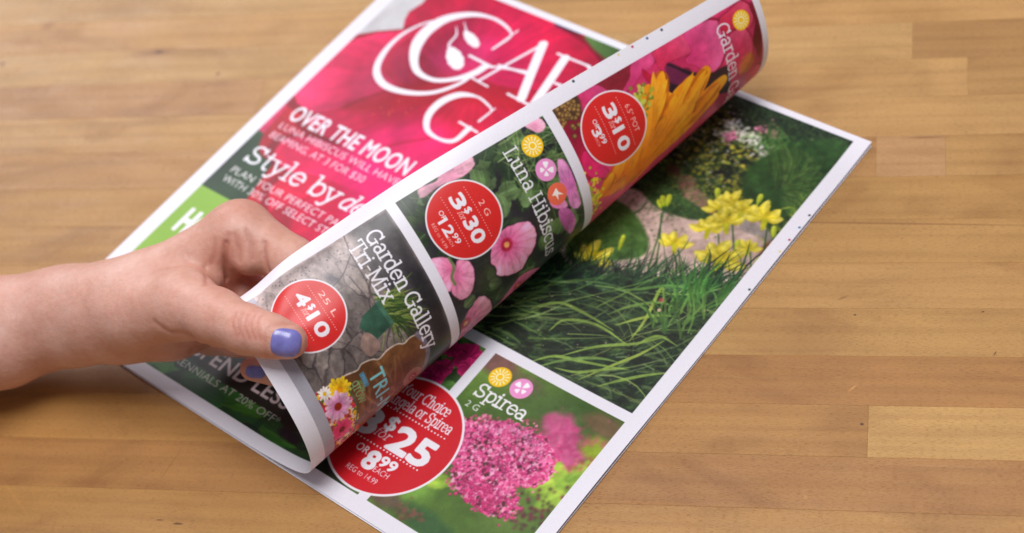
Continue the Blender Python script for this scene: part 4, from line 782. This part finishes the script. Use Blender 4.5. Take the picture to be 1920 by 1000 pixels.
# masthead in drawn capitals
def pen(pts,wd,n=8,closed=False,col=W2):
    c=crm(pts,n,closed); k=len(c); ws=np.interp(np.linspace(0,1,k),np.linspace(0,1,len(wd)),wd); P.stroke(c,ws*.86,col,1,2.0)
pen([(.293,.872),(.300,.905),(.281,.921),(.240,.929),(.195,.918),(.158,.885),(.147,.840),(.160,.795),(.196,.757),(.240,.752),(.275,.772),(.298,.800),(.306,.824)],[.0018,.0018,.004,.0045,.009,.0145,.0145,.009,.006,.006,.009,.009])
pen([(.290,.865),(.302,.925)],[.003,.002],2); pen([(.262,.832),(.318,.828)],[.0035,.0035],3); 
pen([(.160,.884),(.130,.860),(.110,.815),(.110,.765),(.128,.722),(.165,.700),(.215,.704),(.262,.728),(.292,.770),(.300,.810),(.312,.826),(.345,.838),(.395,.852)],[.0022,.003,.005,.0075,.0085,.008,.006,.005,.004,.003,.003,.003])
pen([(.190,.880),(.205,.862),(.208,.838),(.222,.822)],[.001,.0025,.003,.002],6); P.petal((.214,.832),(.268,.796),.015,(248,244,250),(248,244,250),veins=0,vs=0)
pen([(.196,.896),(.212,.882),(.225,.872)],[.001,.002,.002],4); P.petal((.212,.878),(.262,.856),.010,(248,244,250),(248,244,250),veins=0,vs=0)
pen([(.366,.918),(.340,.850),(.318,.790)],[.0035,.0035,.0035],3); pen([(.300,.790),(.342,.786)],[.0025,.0025],2)
pen([(.366,.918),(.392,.850),(.415,.792)],[.0105,.0105,.0105],3); pen([(.386,.789),(.446,.785)],[.003,.003],2); pen([(.326,.838),(.400,.846)],[.003,.003],2)
pen([(.424,.908),(.434,.850),(.444,.790)],[.0100,.0100,.0100],3); pen([(.405,.911),(.475,.912)],[.003,.003],2); pen([(.425,.786),(.466,.786)],[.003,.003],2)
pen([(.470,.912),(.500,.900),(.505,.875),(.485,.852),(.445,.850)],[.003,.008,.010,.006,.003]); pen([(.47,.85),(.50,.81),(.53,.785)],[.008,.008,.004],3)
for i,ch in enumerate('DEN'): sans(P,ch,(.545+i*.085,.785),.122,W2,.02,width=.07)
pen([(.383,.716),(.386,.742),(.368,.752),(.340,.757),(.308,.745),(.290,.715),(.291,.680),(.312,.652),(.345,.645),(.372,.655),(.377,.690)],[.0018,.002,.003,.003,.0085,.010,.0085,.006,.004,.006,.007])
pen([(.352,.694),(.396,.690)],[.003,.003],2); pen([(.382,.712),(.388,.750)],[.003,.002],2)
pen([(.440,.755),(.420,.705),(.400,.652)],[.003]*3,3); pen([(.440,.755),(.462,.705),(.482,.652)],[.0085]*3,3); pen([(.408,.696),(.462,.698)],[.0025,.0025],2)
sans(P,'LLERY',(.52,.650),.10,W2,.02,width=.36)
P.noclip()

# ------------------------------------------------------------------ paper
def img(name,pg):
    im=bpy.data.images.new(name,pg.w,pg.h); im.colorspace_settings.name='sRGB'
    r=np.random.default_rng(3); a=np.ones((pg.h,pg.w,4),np.float32); a[...,:3]=np.clip(pg.a+r.normal(0,.012,(pg.h,pg.w,1)).astype(np.float32),0,1)
    im.pixels.foreach_set(a.ravel()); im.update(); im.pack(); return im
def paper(name,image,rough=.42,coat=.20):
    m,nt,b=mat(name); b.inputs['Roughness'].default_value=rough; b.inputs['Specular IOR Level'].default_value=.32
    b.inputs['Coat Weight'].default_value=coat; b.inputs['Coat Roughness'].default_value=.27
    if image is not None:
        t=N(nt,'ShaderNodeTexImage'); t.image=image; t.interpolation='Cubic'; t.extension='EXTEND'
        uv=N(nt,'ShaderNodeUVMap'); uv.uv_map='UVMap'; nt.links.new(uv.outputs[0],t.inputs[0]); nt.links.new(t.outputs[0],b.inputs['Base Color'])
    else: b.inputs['Base Color'].default_value=(*lin((230,226,234)),1)
    tc=N(nt,'ShaderNodeTexCoord'); n=N(nt,'ShaderNodeTexNoise'); n.inputs['Scale'].default_value=24; n.inputs['Detail'].default_value=4; nt.links.new(tc.outputs['Object'],n.inputs['Vector'])
    bp=N(nt,'ShaderNodeBump'); bp.inputs['Strength'].default_value=.16; bp.inputs['Distance'].default_value=.003; nt.links.new(n.outputs[0],bp.inputs['Height']); nt.links.new(bp.outputs[0],b.inputs['Normal'])
    return m
M_COVER=paper('cover_print',img('cover_print',cover)); M_P2=paper('page_two_print',img('page_two_print',pg2)); M_P3=paper('page_three_print',img('page_three_print',pg3)); M_BLANK=paper('white_paper',None)
PW=0.28; ORG=np.array([-0.218534, 0.48816, 0.0]); UX=np.array([0.867202, -0.497956, 0.0]); VX=np.array([0.497956, 0.867202, 0.0])     # sheet width, its centre on the table and its two directions
def to_world(P):     # page units -> metres
    q=(P[...,0:1]-.5)*PW*UX[:2]+(P[...,1:2]-HP/2)*PW*VX[:2]+ORG[:2]
    return np.concatenate([q,P[...,2:3]*PW],-1)
# the lifted leaf is a developable surface: flat up to a ruling, then bent along rulings through one far apex
U0,ALPHA,CONV=(0.49425, 1.47993, -0.35871); SN=np.array([0,.04,.08,.12,.16,.20,.26,.34,.45,.62]); KN=np.array([4.278, 1.419, 2.578, 9.878, 15.379, 10.517, 7.594, 3.666, 11.719, 20.737])
NS=300; LL=1/CONV; E_=np.array([math.cos(ALPHA),math.sin(ALPHA)]); APEX=np.array([U0,0.])+LL*E_; D0=-E_*np.sign(LL); RT=np.array([E_[1],-E_[0]]); AL=abs(LL); DS=.75/NS
def rulings():
    d=np.array([*D0,0.]); n=np.array([0,0,1.]); t=np.array([*RT,0.]); s=np.arange(NS+1)*DS; kk=np.interp(s,SN,KN)*AL; D=[d];NN=[n]; dphi=DS/AL
    for i in range(NS):
        w=np.cross(d,t)+np.cross(t,n)*(kk[i]+kk[i+1])/2; a=np.linalg.norm(w); w=w/a; an=a*dphi
        ro=lambda v:v*math.cos(an)+np.cross(w,v)*math.sin(an)+w*np.dot(w,v)*(1-math.cos(an))
        d,t,n=ro(d),ro(t),ro(n); D.append(d); NN.append(n)
    return np.array(D),np.array(NN)
RD,RN=rulings()
def leaf(uv):
    q=uv-APEX; r=np.linalg.norm(q,axis=-1); s=np.arctan2(q@RT,q@D0)*AL
    i=np.clip(s/DS,0,NS-1e-6); j=i.astype(int); fr=(i-j)[...,None]
    D=RD[j]*(1-fr)+RD[j+1]*fr; Nn=RN[j]*(1-fr)+RN[j+1]*fr
    X=np.concatenate([APEX,[0]])+D*r[...,None]; flat=(s<0)[...,None]
    X=np.where(flat,np.concatenate([uv,np.zeros(uv.shape[:-1]+(1,))],-1),X); Nn=np.where(flat,np.array([0,0,1.]),Nn)
    return X,Nn
def sheet(name,parent,front,back,nu,nv,fn,th=.00011,useg=None):
    us=np.linspace(0,1,nu) if useg is None else useg; vs=np.linspace(0,HP,nv); U,V=np.meshgrid(us,vs); nu=len(us)
    P,Nn=fn(np.stack([U,V],-1)); Wd=to_world(P); Nw=Nn[...,0:1]*UX+Nn[...,1:2]*VX+Nn[...,2:3]*np.array([0,0,1.])
    A=(Wd+Nw*th/2).reshape(-1,3); B=(Wd-Nw*th/2).reshape(-1,3); n=nu*nv; idx=np.arange(n).reshape(nv,nu)
    q=np.stack([idx[:-1,:-1],idx[:-1,1:],idx[1:,1:],idx[1:,:-1]],-1).reshape(-1,4)
    F=[*map(tuple,q),*map(tuple,q[:,::-1]+n)]; nq=len(q)
    bd=list(idx[0,:])+list(idx[1:,-1])+list(idx[-1,-2::-1])+list(idx[-2:0:-1,0])
    m=len(bd); AB=np.vstack([A,B,A[bd],B[bd]])
    for k in range(m): a=2*n+k; b=2*n+(k+1)%m; F.append((a,a+m,b+m,b))
    me=mesh(name,AB,F,True)
    uvl=me.uv_layers.new(name='UVMap'); li=np.empty(len(me.loops),int); me.loops.foreach_get('vertex_index',li)
    vv=np.where(li<2*n,li%n,np.array(bd)[(li-2*n)%m]); uu=np.stack([U.ravel()[vv],V.ravel()[vv]/HP],-1); isb=(li>=n)&(li<2*n)
    if back is not None and back is not M_BLANK: uu[isb,0]=1-uu[isb,0]
    uvl.data.foreach_set('uv',uu.ravel())
    mi=np.zeros(len(me.polygons),int); mi[nq:2*nq]=1; mi[2*nq:]=2; me.polygons.foreach_set('material_index',mi)
    o=link(name,me,parent,[front,back or M_BLANK,M_BLANK]); return o
flyer=bpy.data.objects.new('garden_flyer',None); COL.objects.link(flyer)
flyer['label']='garden-centre flyer of stacked white-bordered pages, its pink cover leaf rolled back by the hand'; flyer['category']='flyer'
def flatfn(z0,amp,dx=0,dy=0,rot=0,seed=0,lift=0.):
    def fn(uv):
        u,v=uv[...,0],uv[...,1]; z=z0/PW+amp/PW*(np.sin(u*3.1+seed)*np.sin(v*4.3+seed*2)+.6*np.sin(v*7.7+u*2+seed))*np.clip(u*3,0,1)
        z=z+lift/PW*np.clip((u-.84)/.16,0,1)**2*(.45+.55*np.sin(v*6.1+.2)**2)+lift/PW*np.clip((v-.88)/.1,0,1)**2*.5*np.clip((u-.7)/.2,0,1)
        X=(u-.5)*math.cos(rot)-(v-.5)*math.sin(rot)+.5+dx; Y=(u-.5)*math.sin(rot)+(v-.5)*math.cos(rot)+.5+dy
        return np.stack([X,Y,z],-1),np.broadcast_to(np.array([0,0,1.]),uv.shape[:-1]+(3,))
    return fn
o=sheet('page',flyer,M_BLANK,M_BLANK,24,24,flatfn(-.00078,.00001,-.0010,-.0012,.0012,1)); o['label']='blank-looking white bottom page of the flyer'
o=sheet('page',flyer,M_BLANK,M_BLANK,24,24,flatfn(-.00050,.00002,.0008,-.0020,-.0010,2)); o['label']='white page just under the garden photograph'
o=sheet('page',flyer,M_P3,M_BLANK,60,60,flatfn(0.0000,.00010,0,0,0,3,.0013)); o['label']='inside page with lily garden photograph and spirea offer'
def coverfn(uv):
    P,Nn=leaf(uv); P=P.copy(); P[...,2]+=.00042/PW
    u,v=uv[...,0],uv[...,1]; d=np.sqrt((u-.90)**2+(v-.045)**2); a=np.arctan2(v-.045,u-.90)      # paper buckles round the pinch
    w=np.exp(-(d/.035)**2)*.0042+np.sin(a*5+1.0)*.0026*np.exp(-((d-.09)/.06)**2)*np.clip((u-.62)/.1,0,1)+.0016*np.sin(v*17+u*5)*np.clip((u-.72)/.2,0,1)*np.clip(v*4,0,1)
    return P+Nn*w[...,None]/1.0,Nn
o=sheet('page',flyer,M_COVER,M_P2,0,150,coverfn,useg=np.concatenate([np.linspace(0,.4,14)[:-1],np.linspace(.4,1,120)])); o['label']='pink cover leaf rolled back to show its offers on the reverse'
for ob in flyer.children: pass
# ------------------------------------------------------------------ the hand: one continuous surface grown round its bones
def rc(P,a,b):      # rounded cone between two spheres (x,y,z,r)
    A=np.array(a[:3],np.float32); B=np.array(b[:3],np.float32); ba=B-A; l2=float(ba@ba); rr=a[3]-b[3]; a2=l2-rr*rr; il=1/l2
    pa=P-A; y=pa@ba; z=y-l2; x2=((pa*l2-ba*y[...,None])**2).sum(-1); y2=y*y*l2; z2=z*z*l2; k=np.sign(rr)*rr*rr*x2
    o=(np.sqrt(x2*a2*il)+y*rr)*il-a[3]
    o=np.where(np.sign(z)*a2*z2>k,np.sqrt(x2+z2)*il-b[3],o); o=np.where(np.sign(y)*a2*y2<k,np.sqrt(x2+y2)*il-a[3],o); return o
def smin(a,b,k):
    h=np.clip(.5+.5*(b-a)/k,0,1); return b*(1-h)+a*h-k*h*(1-h)
def chain(P,bones,k=.003):
    d=None
    for a,b in zip(bones,bones[1:]):
        q=rc(P,a,b); d=q if d is None else smin(d,q,k)
    return d
thumb=[(-0.30644, 0.40102, 0.059, 0.01342), (-0.28634, 0.38917, 0.066, 0.01135), (-0.26875, 0.3791, 0.071, 0.00963), (-0.2574, 0.37492, 0.0725, 0.00848), (-0.24894, 0.37347, 0.071, 0.0074)]
index=[(-0.29359, 0.43942, 0.058, 0.01243), (-0.29092, 0.44148, 0.058, 0.01244), (-0.26597, 0.42789, 0.052, 0.01069), (-0.2483, 0.41804, 0.048, 0.00946), (-0.23925, 0.39849, 0.048, 0.00773), (-0.24926, 0.38254, 0.053, 0.00609)]
middle=[(-0.31307, 0.43861, 0.035, 0.01043), (-0.28523, 0.42467, 0.028, 0.00936), (-0.25633, 0.40543, 0.027, 0.00776), (-0.26438, 0.38584, 0.029, 0.00607), (-0.28179, 0.38776, 0.031, 0.0052)]
ring=[(-0.31596, 0.42734, 0.036, 0.0108), (-0.29256, 0.41886, 0.024, 0.0089), (-0.2795, 0.40889, 0.018, 0.00769), (-0.29968, 0.41085, 0.019, 0.00657), (-0.3105, 0.41731, 0.022, 0.00613)]
little=[(-0.32624, 0.42007, 0.03, 0.01037), (-0.31095, 0.41512, 0.019, 0.00803), (-0.30284, 0.41519, 0.013, 0.00664), (-0.31504, 0.41435, 0.014, 0.00594), (-0.3217, 0.41577, 0.018, 0.00522)]
arm=[(-0.5608, 0.36026, 0.034, 0.03134), (-0.4526, 0.39696, 0.03, 0.02697), (-0.40713, 0.40584, 0.031, 0.02317), (-0.37977, 0.41313, 0.033, 0.0202), (-0.36643, 0.41213, 0.036, 0.02004), (-0.35282, 0.41094, 0.04, 0.02055)]
palm=[((-0.33344, 0.40056, 0.052, 0.01273), (-0.30888, 0.39981, 0.058, 0.01187), 0.009), ((-0.35035, 0.40974, 0.042, 0.02001), (-0.33423, 0.41177, 0.044, 0.02129), 0.007), ((-0.34175, 0.41296, 0.047, 0.01389), (-0.29359, 0.43942, 0.058, 0.0122), 0.01), ((-0.337, 0.40573, 0.047, 0.01424), (-0.30644, 0.40102, 0.059, 0.01298), 0.009), ((-0.34299, 0.40958, 0.038, 0.01538), (-0.31184, 0.42876, 0.038, 0.01453), 0.009), ((-0.34492, 0.40691, 0.031, 0.01172), (-0.32455, 0.41112, 0.031, 0.01448), 0.009), ((-0.32455, 0.41112, 0.031, 0.01355), (-0.31019, 0.4164, 0.033, 0.01235), 0.008)]
web=[((-0.28758, 0.43593, 0.06, 0.0096), (-0.28489, 0.42799, 0.056, 0.00775), 0.0022), ((-0.31003, 0.43627, 0.054, 0.00881), (-0.30364, 0.41957, 0.052, 0.00663), 0.0024), ((-0.31263, 0.4231, 0.049, 0.01061), (-0.3009, 0.43488, 0.049, 0.00835), 0.01)]
def hand_sdf(P):
    d=chain(P,arm,.01)
    for a,b,k in palm: d=smin(d,rc(P,a,b),k)
    d=smin(d,chain(P,index,.004),.007)
    for f in (middle,ring,little): d=smin(d,chain(P,f,.003),.0025)
    for a,b,k in web: d=smin(d,rc(P,a,b),k)
    d=smin(d,chain(P,thumb,.004),.006)
    return d
allb=np.array([*thumb,*index,*middle,*ring,*little,*arm]); lo=(allb[:,:3]-allb[:,3:]).min(0)-.004; hi=(allb[:,:3]+allb[:,3:]).max(0)+.004
VX_=.00105; dims=np.ceil((hi-lo)/VX_).astype(int)+1
gx,gy,gz=[lo[i]+VX_*np.arange(dims[i]) for i in range(3)]
F=np.empty(dims,np.float32)
for i in range(0,dims[0],16):
    G=np.stack(np.meshgrid(gx[i:i+16],gy,gz,indexing='ij'),-1).astype(np.float32); F[i:i+16]=hand_sdf(G)
def surface_nets(F):
    ins=F<0; nx,ny,nz=F.shape; c=np.zeros((nx-1,ny-1,nz-1),np.int8)
    for dx in (0,1):
        for dy in (0,1):
            for dz in (0,1): c+=ins[dx:nx-1+dx,dy:ny-1+dy,dz:nz-1+dz]
    cells=np.argwhere((c>0)&(c<8)); idm=-np.ones(c.shape,np.int64); idm[tuple(cells.T)]=np.arange(len(cells))
    acc=np.zeros((len(cells),3)); cnt=np.zeros(len(cells))
    corners=[(a,b,d) for a in (0,1) for b in (0,1) for d in (0,1)]
    for p in corners:
        for ax in range(3):
            if p[ax]: continue
            q=list(p); q[ax]=1; fa=F[tuple((cells+p).T)]; fb=F[tuple((cells+q).T)]; m=(fa<0)!=(fb<0)
            t=np.where(m,fa/(fa-fb+1e-20),0); pos=np.array(p)[None]+np.zeros((len(cells),3)); pos[:,ax]+=t; acc[m]+=pos[m]; cnt[m]+=1
    V=cells+acc/np.maximum(cnt,1)[:,None]; faces=[]
    for ax in range(3):
        u,v=[(1,2),(2,0),(0,1)][ax]; sl=[slice(None)]*3; sl2=[slice(None)]*3; sl[ax]=slice(0,-1); sl2[ax]=slice(1,None)
        a=ins[tuple(sl)]; b=ins[tuple(sl2)]; e=np.argwhere(a!=b); e=e[(e[:,u]>0)&(e[:,v]>0)&(e[:,u]<F.shape[u]-1)&(e[:,v]<F.shape[v]-1)]
        fl=a[tuple(e.T)]; qs=[]
        for du,dv in ((-1,-1),(0,-1),(0,0),(-1,0)):
            q=e.copy(); q[:,u]+=du; q[:,v]+=dv; qs.append(idm[tuple(q.T)])
        qs=np.stack(qs,-1); qs=np.where(fl[:,None],qs,qs[:,::-1]); faces.append(qs)
    return V,np.vstack(faces)
HV,HF=surface_nets(F); HV=lo+HV*VX_
# Laplacian smoothing, then pull back to the surface
def smooth(V,F,it):
    E=np.vstack([F[:,[0,1]],F[:,[1,2]],F[:,[2,3]],F[:,[3,0]]]); E=np.vstack([E,E[:,::-1]])
    deg=np.bincount(E[:,0],minlength=len(V))[:,None]
    for _ in range(it):
        s=np.stack([np.bincount(E[:,0],weights=V[E[:,1],k],minlength=len(V)) for k in range(3)],-1)/deg; V=V*.35+s*.65
    return V
HV=smooth(HV,HF,5)
def grad(V):
    e=.0006; g=np.stack([hand_sdf((V+np.eye(3)[k]*e).astype(np.float32))-hand_sdf((V-np.eye(3)[k]*e).astype(np.float32)) for k in range(3)],-1); return g/(np.linalg.norm(g,axis=1,keepdims=True)+1e-9)
HN=grad(HV)
# creases and skin relief; red = how flushed the skin is, crease = depth of folds
def seg(V,a,b):
    a=np.array(a);b=np.array(b);ab=b-a;t=np.clip(((V-a)@ab)/(ab@ab),0,1); return np.linalg.norm(V-(a+t[:,None]*ab),axis=1),t
def on_skin(p,view):       # slide a point along the view direction on to the skin
    p=np.array(p,float)+np.array(view)*.02
    for _ in range(60):
        d=float(hand_sdf(p[None].astype(np.float32))[0])
        if d<2e-5: break
        p=p-np.array(view)*d*.8
    return p
EYE=np.array([0,0,0.58724])
def onto(q): v=EYE-np.array(q[:3]); return on_skin(q[:3],v/np.linalg.norm(v))
disp=np.zeros(len(HV)); red=np.zeros(len(HV)); fold=np.zeros(len(HV))
def crease(pts,depth,width,redden=.25):
    global disp,red,fold
    pts=[onto(q) for q in pts]
    for a,b in zip(pts,pts[1:]):
        d,_=seg(HV,a,b); g=np.exp(-(d/width)**2); disp-=0; fold=np.maximum(fold,g*depth); red=np.maximum(red,np.exp(-(d/(width*3))**2)*redden)
def flush(c,r,amt):
    global red
    d=np.linalg.norm(HV-onto(c),axis=1); red=np.maximum(red,np.exp(-(d/r)**2)*amt)
for q,dp,wd,rd in [([(-0.2672, 0.37664, 0.086), (-0.26743, 0.37197, 0.087), (-0.26671, 0.36882, 0.086), (-0.26729, 0.36934, 0.08)], 0.00046, 0.0007, 0.55), ([(-0.26459, 0.37613, 0.086), (-0.26483, 0.37146, 0.087), (-0.26412, 0.36832, 0.086), (-0.26469, 0.36884, 0.08)], 0.00046, 0.0007, 0.55), ([(-0.26177, 0.37561, 0.086), (-0.26202, 0.37096, 0.087), (-0.26132, 0.36782, 0.086), (-0.26187, 0.36835, 0.08)], 0.00046, 0.0007, 0.55), ([(-0.25917, 0.3751, 0.086), (-0.25944, 0.37046, 0.087), (-0.25874, 0.36733, 0.086), (-0.25928, 0.36785, 0.08)], 0.00046, 0.0007, 0.55), ([(-0.25659, 0.37459, 0.086), (-0.25687, 0.36995, 0.087), (-0.25617, 0.36683, 0.086), (-0.2567, 0.36736, 0.08)], 0.00046, 0.0007, 0.55), ([(-0.29013, 0.42512, 0.07), (-0.29014, 0.41826, 0.066), (-0.29092, 0.41457, 0.058)], 0.0014, 0.0012, 0.45), ([(-0.29033, 0.42949, 0.07), (-0.2903, 0.42449, 0.069), (-0.2914, 0.42115, 0.066)], 0.0006, 0.0009, 0.35), ([(-0.29586, 0.42662, 0.07), (-0.29397, 0.42018, 0.069), (-0.29603, 0.41685, 0.066)], 0.0005, 0.001, 0.35), ([(-0.28742, 0.42946, 0.07), (-0.28437, 0.423, 0.069), (-0.2834, 0.41823, 0.066)], 0.0006, 0.001, 0.3), ([(-0.2827, 0.43175, 0.07), (-0.27874, 0.4244, 0.069), (-0.27826, 0.41964, 0.066)], 0.0006, 0.001, 0.3), ([(-0.27517, 0.42827, 0.066), (-0.27445, 0.42346, 0.063), (-0.27359, 0.4194, 0.058)], 0.0008, 0.0011, 0.3), ([(-0.29716, 0.41384, 0.068), (-0.29544, 0.40894, 0.067), (-0.29475, 0.40471, 0.067)], 0.0006, 0.001, 0.3), ([(-0.31089, 0.3838, 0.069), (-0.30398, 0.38064, 0.066), (-0.29707, 0.38154, 0.063), (-0.29058, 0.39018, 0.058)], 0.0006, 0.0014, 0.2), ([(-0.30371, 0.38635, 0.045), (-0.29597, 0.3884, 0.048), (-0.28583, 0.38696, 0.052)], 0.0006, 0.0012, 0.3), ([(-0.23938, 0.35587, 0.082), (-0.243, 0.35564, 0.082), (-0.24673, 0.35578, 0.082), (-0.24866, 0.35632, 0.082), (-0.25016, 0.35725, 0.082), (-0.25138, 0.35863, 0.082), (-0.25239, 0.36058, 0.082), (-0.25359, 0.36465, 0.082), (-0.25445, 0.36876, 0.082), (-0.25442, 0.37076, 0.082), (-0.25389, 0.37219, 0.082), (-0.25284, 0.37318, 0.082), (-0.25116, 0.37377, 0.082), (-0.24746, 0.37399, 0.082), (-0.24367, 0.37382, 0.082)], 0.00035, 0.0007, 0.45), ([(-0.3177, 0.37624, 0.07), (-0.31249, 0.37307, 0.07), (-0.30607, 0.37047, 0.07)], 0.00022, 0.0006, 0.12), ([(-0.31227, 0.37548, 0.07), (-0.30717, 0.37259, 0.07), (-0.30103, 0.37079, 0.07)], 0.00022, 0.0006, 0.12), ([(-0.30687, 0.37473, 0.07), (-0.30188, 0.37211, 0.07), (-0.296, 0.37111, 0.07)], 0.00022, 0.0006, 0.12), ([(-0.30149, 0.37397, 0.07), (-0.29661, 0.37163, 0.07), (-0.29098, 0.37142, 0.07)], 0.00022, 0.0006, 0.12), ([(-0.29614, 0.37323, 0.07), (-0.29137, 0.37115, 0.07), (-0.28598, 0.37174, 0.07)], 0.00022, 0.0006, 0.12)]: crease(q,dp,wd,rd)
for c,rr_,am in [((-0.26233, 0.37219, 0.085), 0.009, 0.42), ((-0.24086, 0.36699, 0.08), 0.009, 0.55), ((-0.25256, 0.36584, 0.07), 0.01, 0.5), ((-0.28682, 0.41261, 0.055), 0.016, 0.55), ((-0.28725, 0.44273, 0.07), 0.012, 0.3), ((-0.28362, 0.38409, 0.035), 0.01, 0.6), ((-0.29755, 0.38615, 0.075), 0.014, 0.22), ((-0.28506, 0.39163, 0.075), 0.014, 0.2)]: flush(c,rr_,am)
HV2=HV-HN*fold[:,None]
person=link('person',mesh('person',HV2,HF,True),None,[])
person['label']='bare forearm and hand with violet-blue nail polish, thumb pinching the corner of the rolled page'; person['category']='person'
me=person.data
for nm,val in (('flush',red),('fold',fold/.0009)):
    at=me.attributes.new(nm,'FLOAT','POINT'); at.data.foreach_set('value',np.clip(val,0,1).astype(np.float32))
sk,nt,b=mat('skin'); L=nt.links
tc=N(nt,'ShaderNodeTexCoord')
def nz(s,d=3,r=.55):
    n=N(nt,'ShaderNodeTexNoise'); n.inputs['Scale'].default_value=s; n.inputs['Detail'].default_value=d; n.inputs['Roughness'].default_value=r; L.new(tc.outputs['Object'],n.inputs['Vector']); return n.outputs[0]
fa=N(nt,'ShaderNodeAttribute',attribute_name='flush'); fo=N(nt,'ShaderNodeAttribute',attribute_name='fold')
c=ramp(nt,nz(55,3),[(.3,(.63,.32,.235,1)),(.5,(.71,.39,.30,1)),(.72,(.76,.455,.37,1))])
c=mixc(nt,'MIX',ramp(nt,nz(130,4,.6),[(.52,g1(0)),(.75,g1(.38))]),c,(.66,.28,.22,1))
c=mixc(nt,'MIX',ramp(nt,nz(24,2),[(.50,g1(0)),(.72,g1(.30))]),c,(.64,.30,.24,1))
c=mixc(nt,'MIX',mth(nt,'MULTIPLY',fa.outputs['Fac'],1.0),c,(.62,.235,.165,1))
c=mixc(nt,'MULTIPLY',mth(nt,'MULTIPLY',fo.outputs['Fac'],.40),c,(.62,.36,.30,1))  # colour darkens with fold depth: crease shade painted into the skin
c=mixc(nt,'MULTIPLY',1.0,c,ramp(nt,nz(420,2),[(.3,(.95,.93,.92,1)),(.7,(1.03,1.03,1.03,1))]))
L.new(c,b.inputs['Base Color']); b.inputs['Roughness'].default_value=.47; b.inputs['Specular IOR Level'].default_value=.65
b.inputs['Subsurface Weight'].default_value=.35; b.inputs['Subsurface Radius'].default_value=(1,.32,.18); b.inputs['Subsurface Scale'].default_value=.0035
vor=N(nt,'ShaderNodeTexVoronoi',feature='DISTANCE_TO_EDGE'); vor.inputs['Scale'].default_value=1150; L.new(tc.outputs['Object'],vor.inputs['Vector'])
h=mth(nt,'ADD',mth(nt,'MULTIPLY',mth(nt,'MINIMUM',vor.outputs['Distance'],.25),.7),mth(nt,'MULTIPLY',nz(700,3),.6))
bp=N(nt,'ShaderNodeBump'); bp.inputs['Strength'].default_value=.6; bp.inputs['Distance'].default_value=.00035; L.new(h,bp.inputs['Height'])
b2=N(nt,'ShaderNodeBump'); b2.inputs['Strength'].default_value=.5; b2.inputs['Distance'].default_value=.0012; L.new(nz(95,3),b2.inputs['Height']); L.new(bp.outputs[0],b2.inputs['Normal']); L.new(b2.outputs[0],b.inputs['Normal'])
me.materials.append(sk)
# nails: curved plates bedded on the fingertips
nm,nt,b=mat('violet_nail_polish'); b.inputs['Base Color'].default_value=(*lin((118,116,196)),1); b.inputs['Roughness'].default_value=.28; b.inputs['Coat Weight'].default_value=.35; b.inputs['Coat Roughness'].default_value=.22
tc=N(nt,'ShaderNodeTexCoord'); n=N(nt,'ShaderNodeTexNoise'); n.inputs['Scale'].default_value=420; nt.links.new(tc.outputs['Object'],n.inputs['Vector']); nt.links.new(ramp(nt,n.outputs[0],[(.3,(*lin((116,113,184)),1)),(.7,(*lin((130,127,200)),1))]),b.inputs['Base Color'])
n2=N(nt,'ShaderNodeTexNoise'); n2.inputs['Scale'].default_value=260; nt.links.new(tc.outputs['Object'],n2.inputs['Vector']); bp=N(nt,'ShaderNodeBump'); bp.inputs['Strength'].default_value=.15; bp.inputs['Distance'].default_value=.0004; nt.links.new(n2.outputs[0],bp.inputs['Height']); nt.links.new(bp.outputs[0],b.inputs['Normal'])
nd,nt,b=mat('bare_nail_rim'); b.inputs['Base Color'].default_value=(.72,.50,.46,1); b.inputs['Roughness'].default_value=.3
def nail(center,axis,side,view,hl,hw,power,lift,material,label,name='fingernail',parent=None,thick=.0005,arch=.0,n=22):
    # superellipse outline laid over the skin
    axis=np.array(axis)/np.linalg.norm(axis); side=np.array(side)/np.linalg.norm(side); V=[];Fc=[]
    rings=[0,.25,.45,.62,.76,.87,.95,1.0]; m=48
    for ri,rr in enumerate(rings):
        for k in range(m):
            t=2*math.pi*k/m; ct,st=math.cos(t),math.sin(t); x=math.copysign(abs(ct)**(2/power),ct); y=math.copysign(abs(st)**(2/power),st)
            p=np.array(center)+axis*hl*rr*x+side*hw*rr*y; q=on_skin(p,view); nr=grad(q[None])[0]
            e=1-rr**6; V.append(q+nr*(lift*(.30+.70*e)+arch*(1-(rr*y)**2)*(1-.3*(rr*x)**2)))
    for ri in range(len(rings)-1):
        for k in range(m):
            a=ri*m+k; b_=ri*m+(k+1)%m; Fc.append((a,b_,b_+m,a+m))
    V=np.array(V); base=len(V); cn=grad(V[:1])[0]
    V=np.vstack([V,V[-m:]-cn*thick]); l=base-m
    for k in range(m): Fc.append((l+k,l+(k+1)%m,base+(k+1)%m,base+k))
    me=mesh(name,V,[f[::-1] for f in Fc],True)
    import bmesh
    bm=bmesh.new(); bm.from_mesh(me); bmesh.ops.remove_doubles(bm,verts=bm.verts,dist=1e-7); bmesh.ops.recalc_face_normals(bm,faces=bm.faces)
    bm.to_mesh(me); bm.free()
    o=link(name,me,parent or person,[material]); o['label']=label; return o
nail((-0.25032, 0.37267, 0.071),(0.92486, 0.12248, -0.36004),(0.1037, 0.82962, 0.54862),(0.36589, -0.54473, 0.75458),0.0059,0.0055,2.9,0.00055,nm,'violet nail on the thumb lying on the page','fingernail')
nail((-0.27968, 0.38614, 0.031),(-0.9207, -0.14484, 0.36239),(-0.08104, -0.83739, -0.54057),(0.38176, -0.52707, 0.75925),0.004,0.0026,3.0,0.0004,nm,'violet nail on the finger under the page','fingernail')
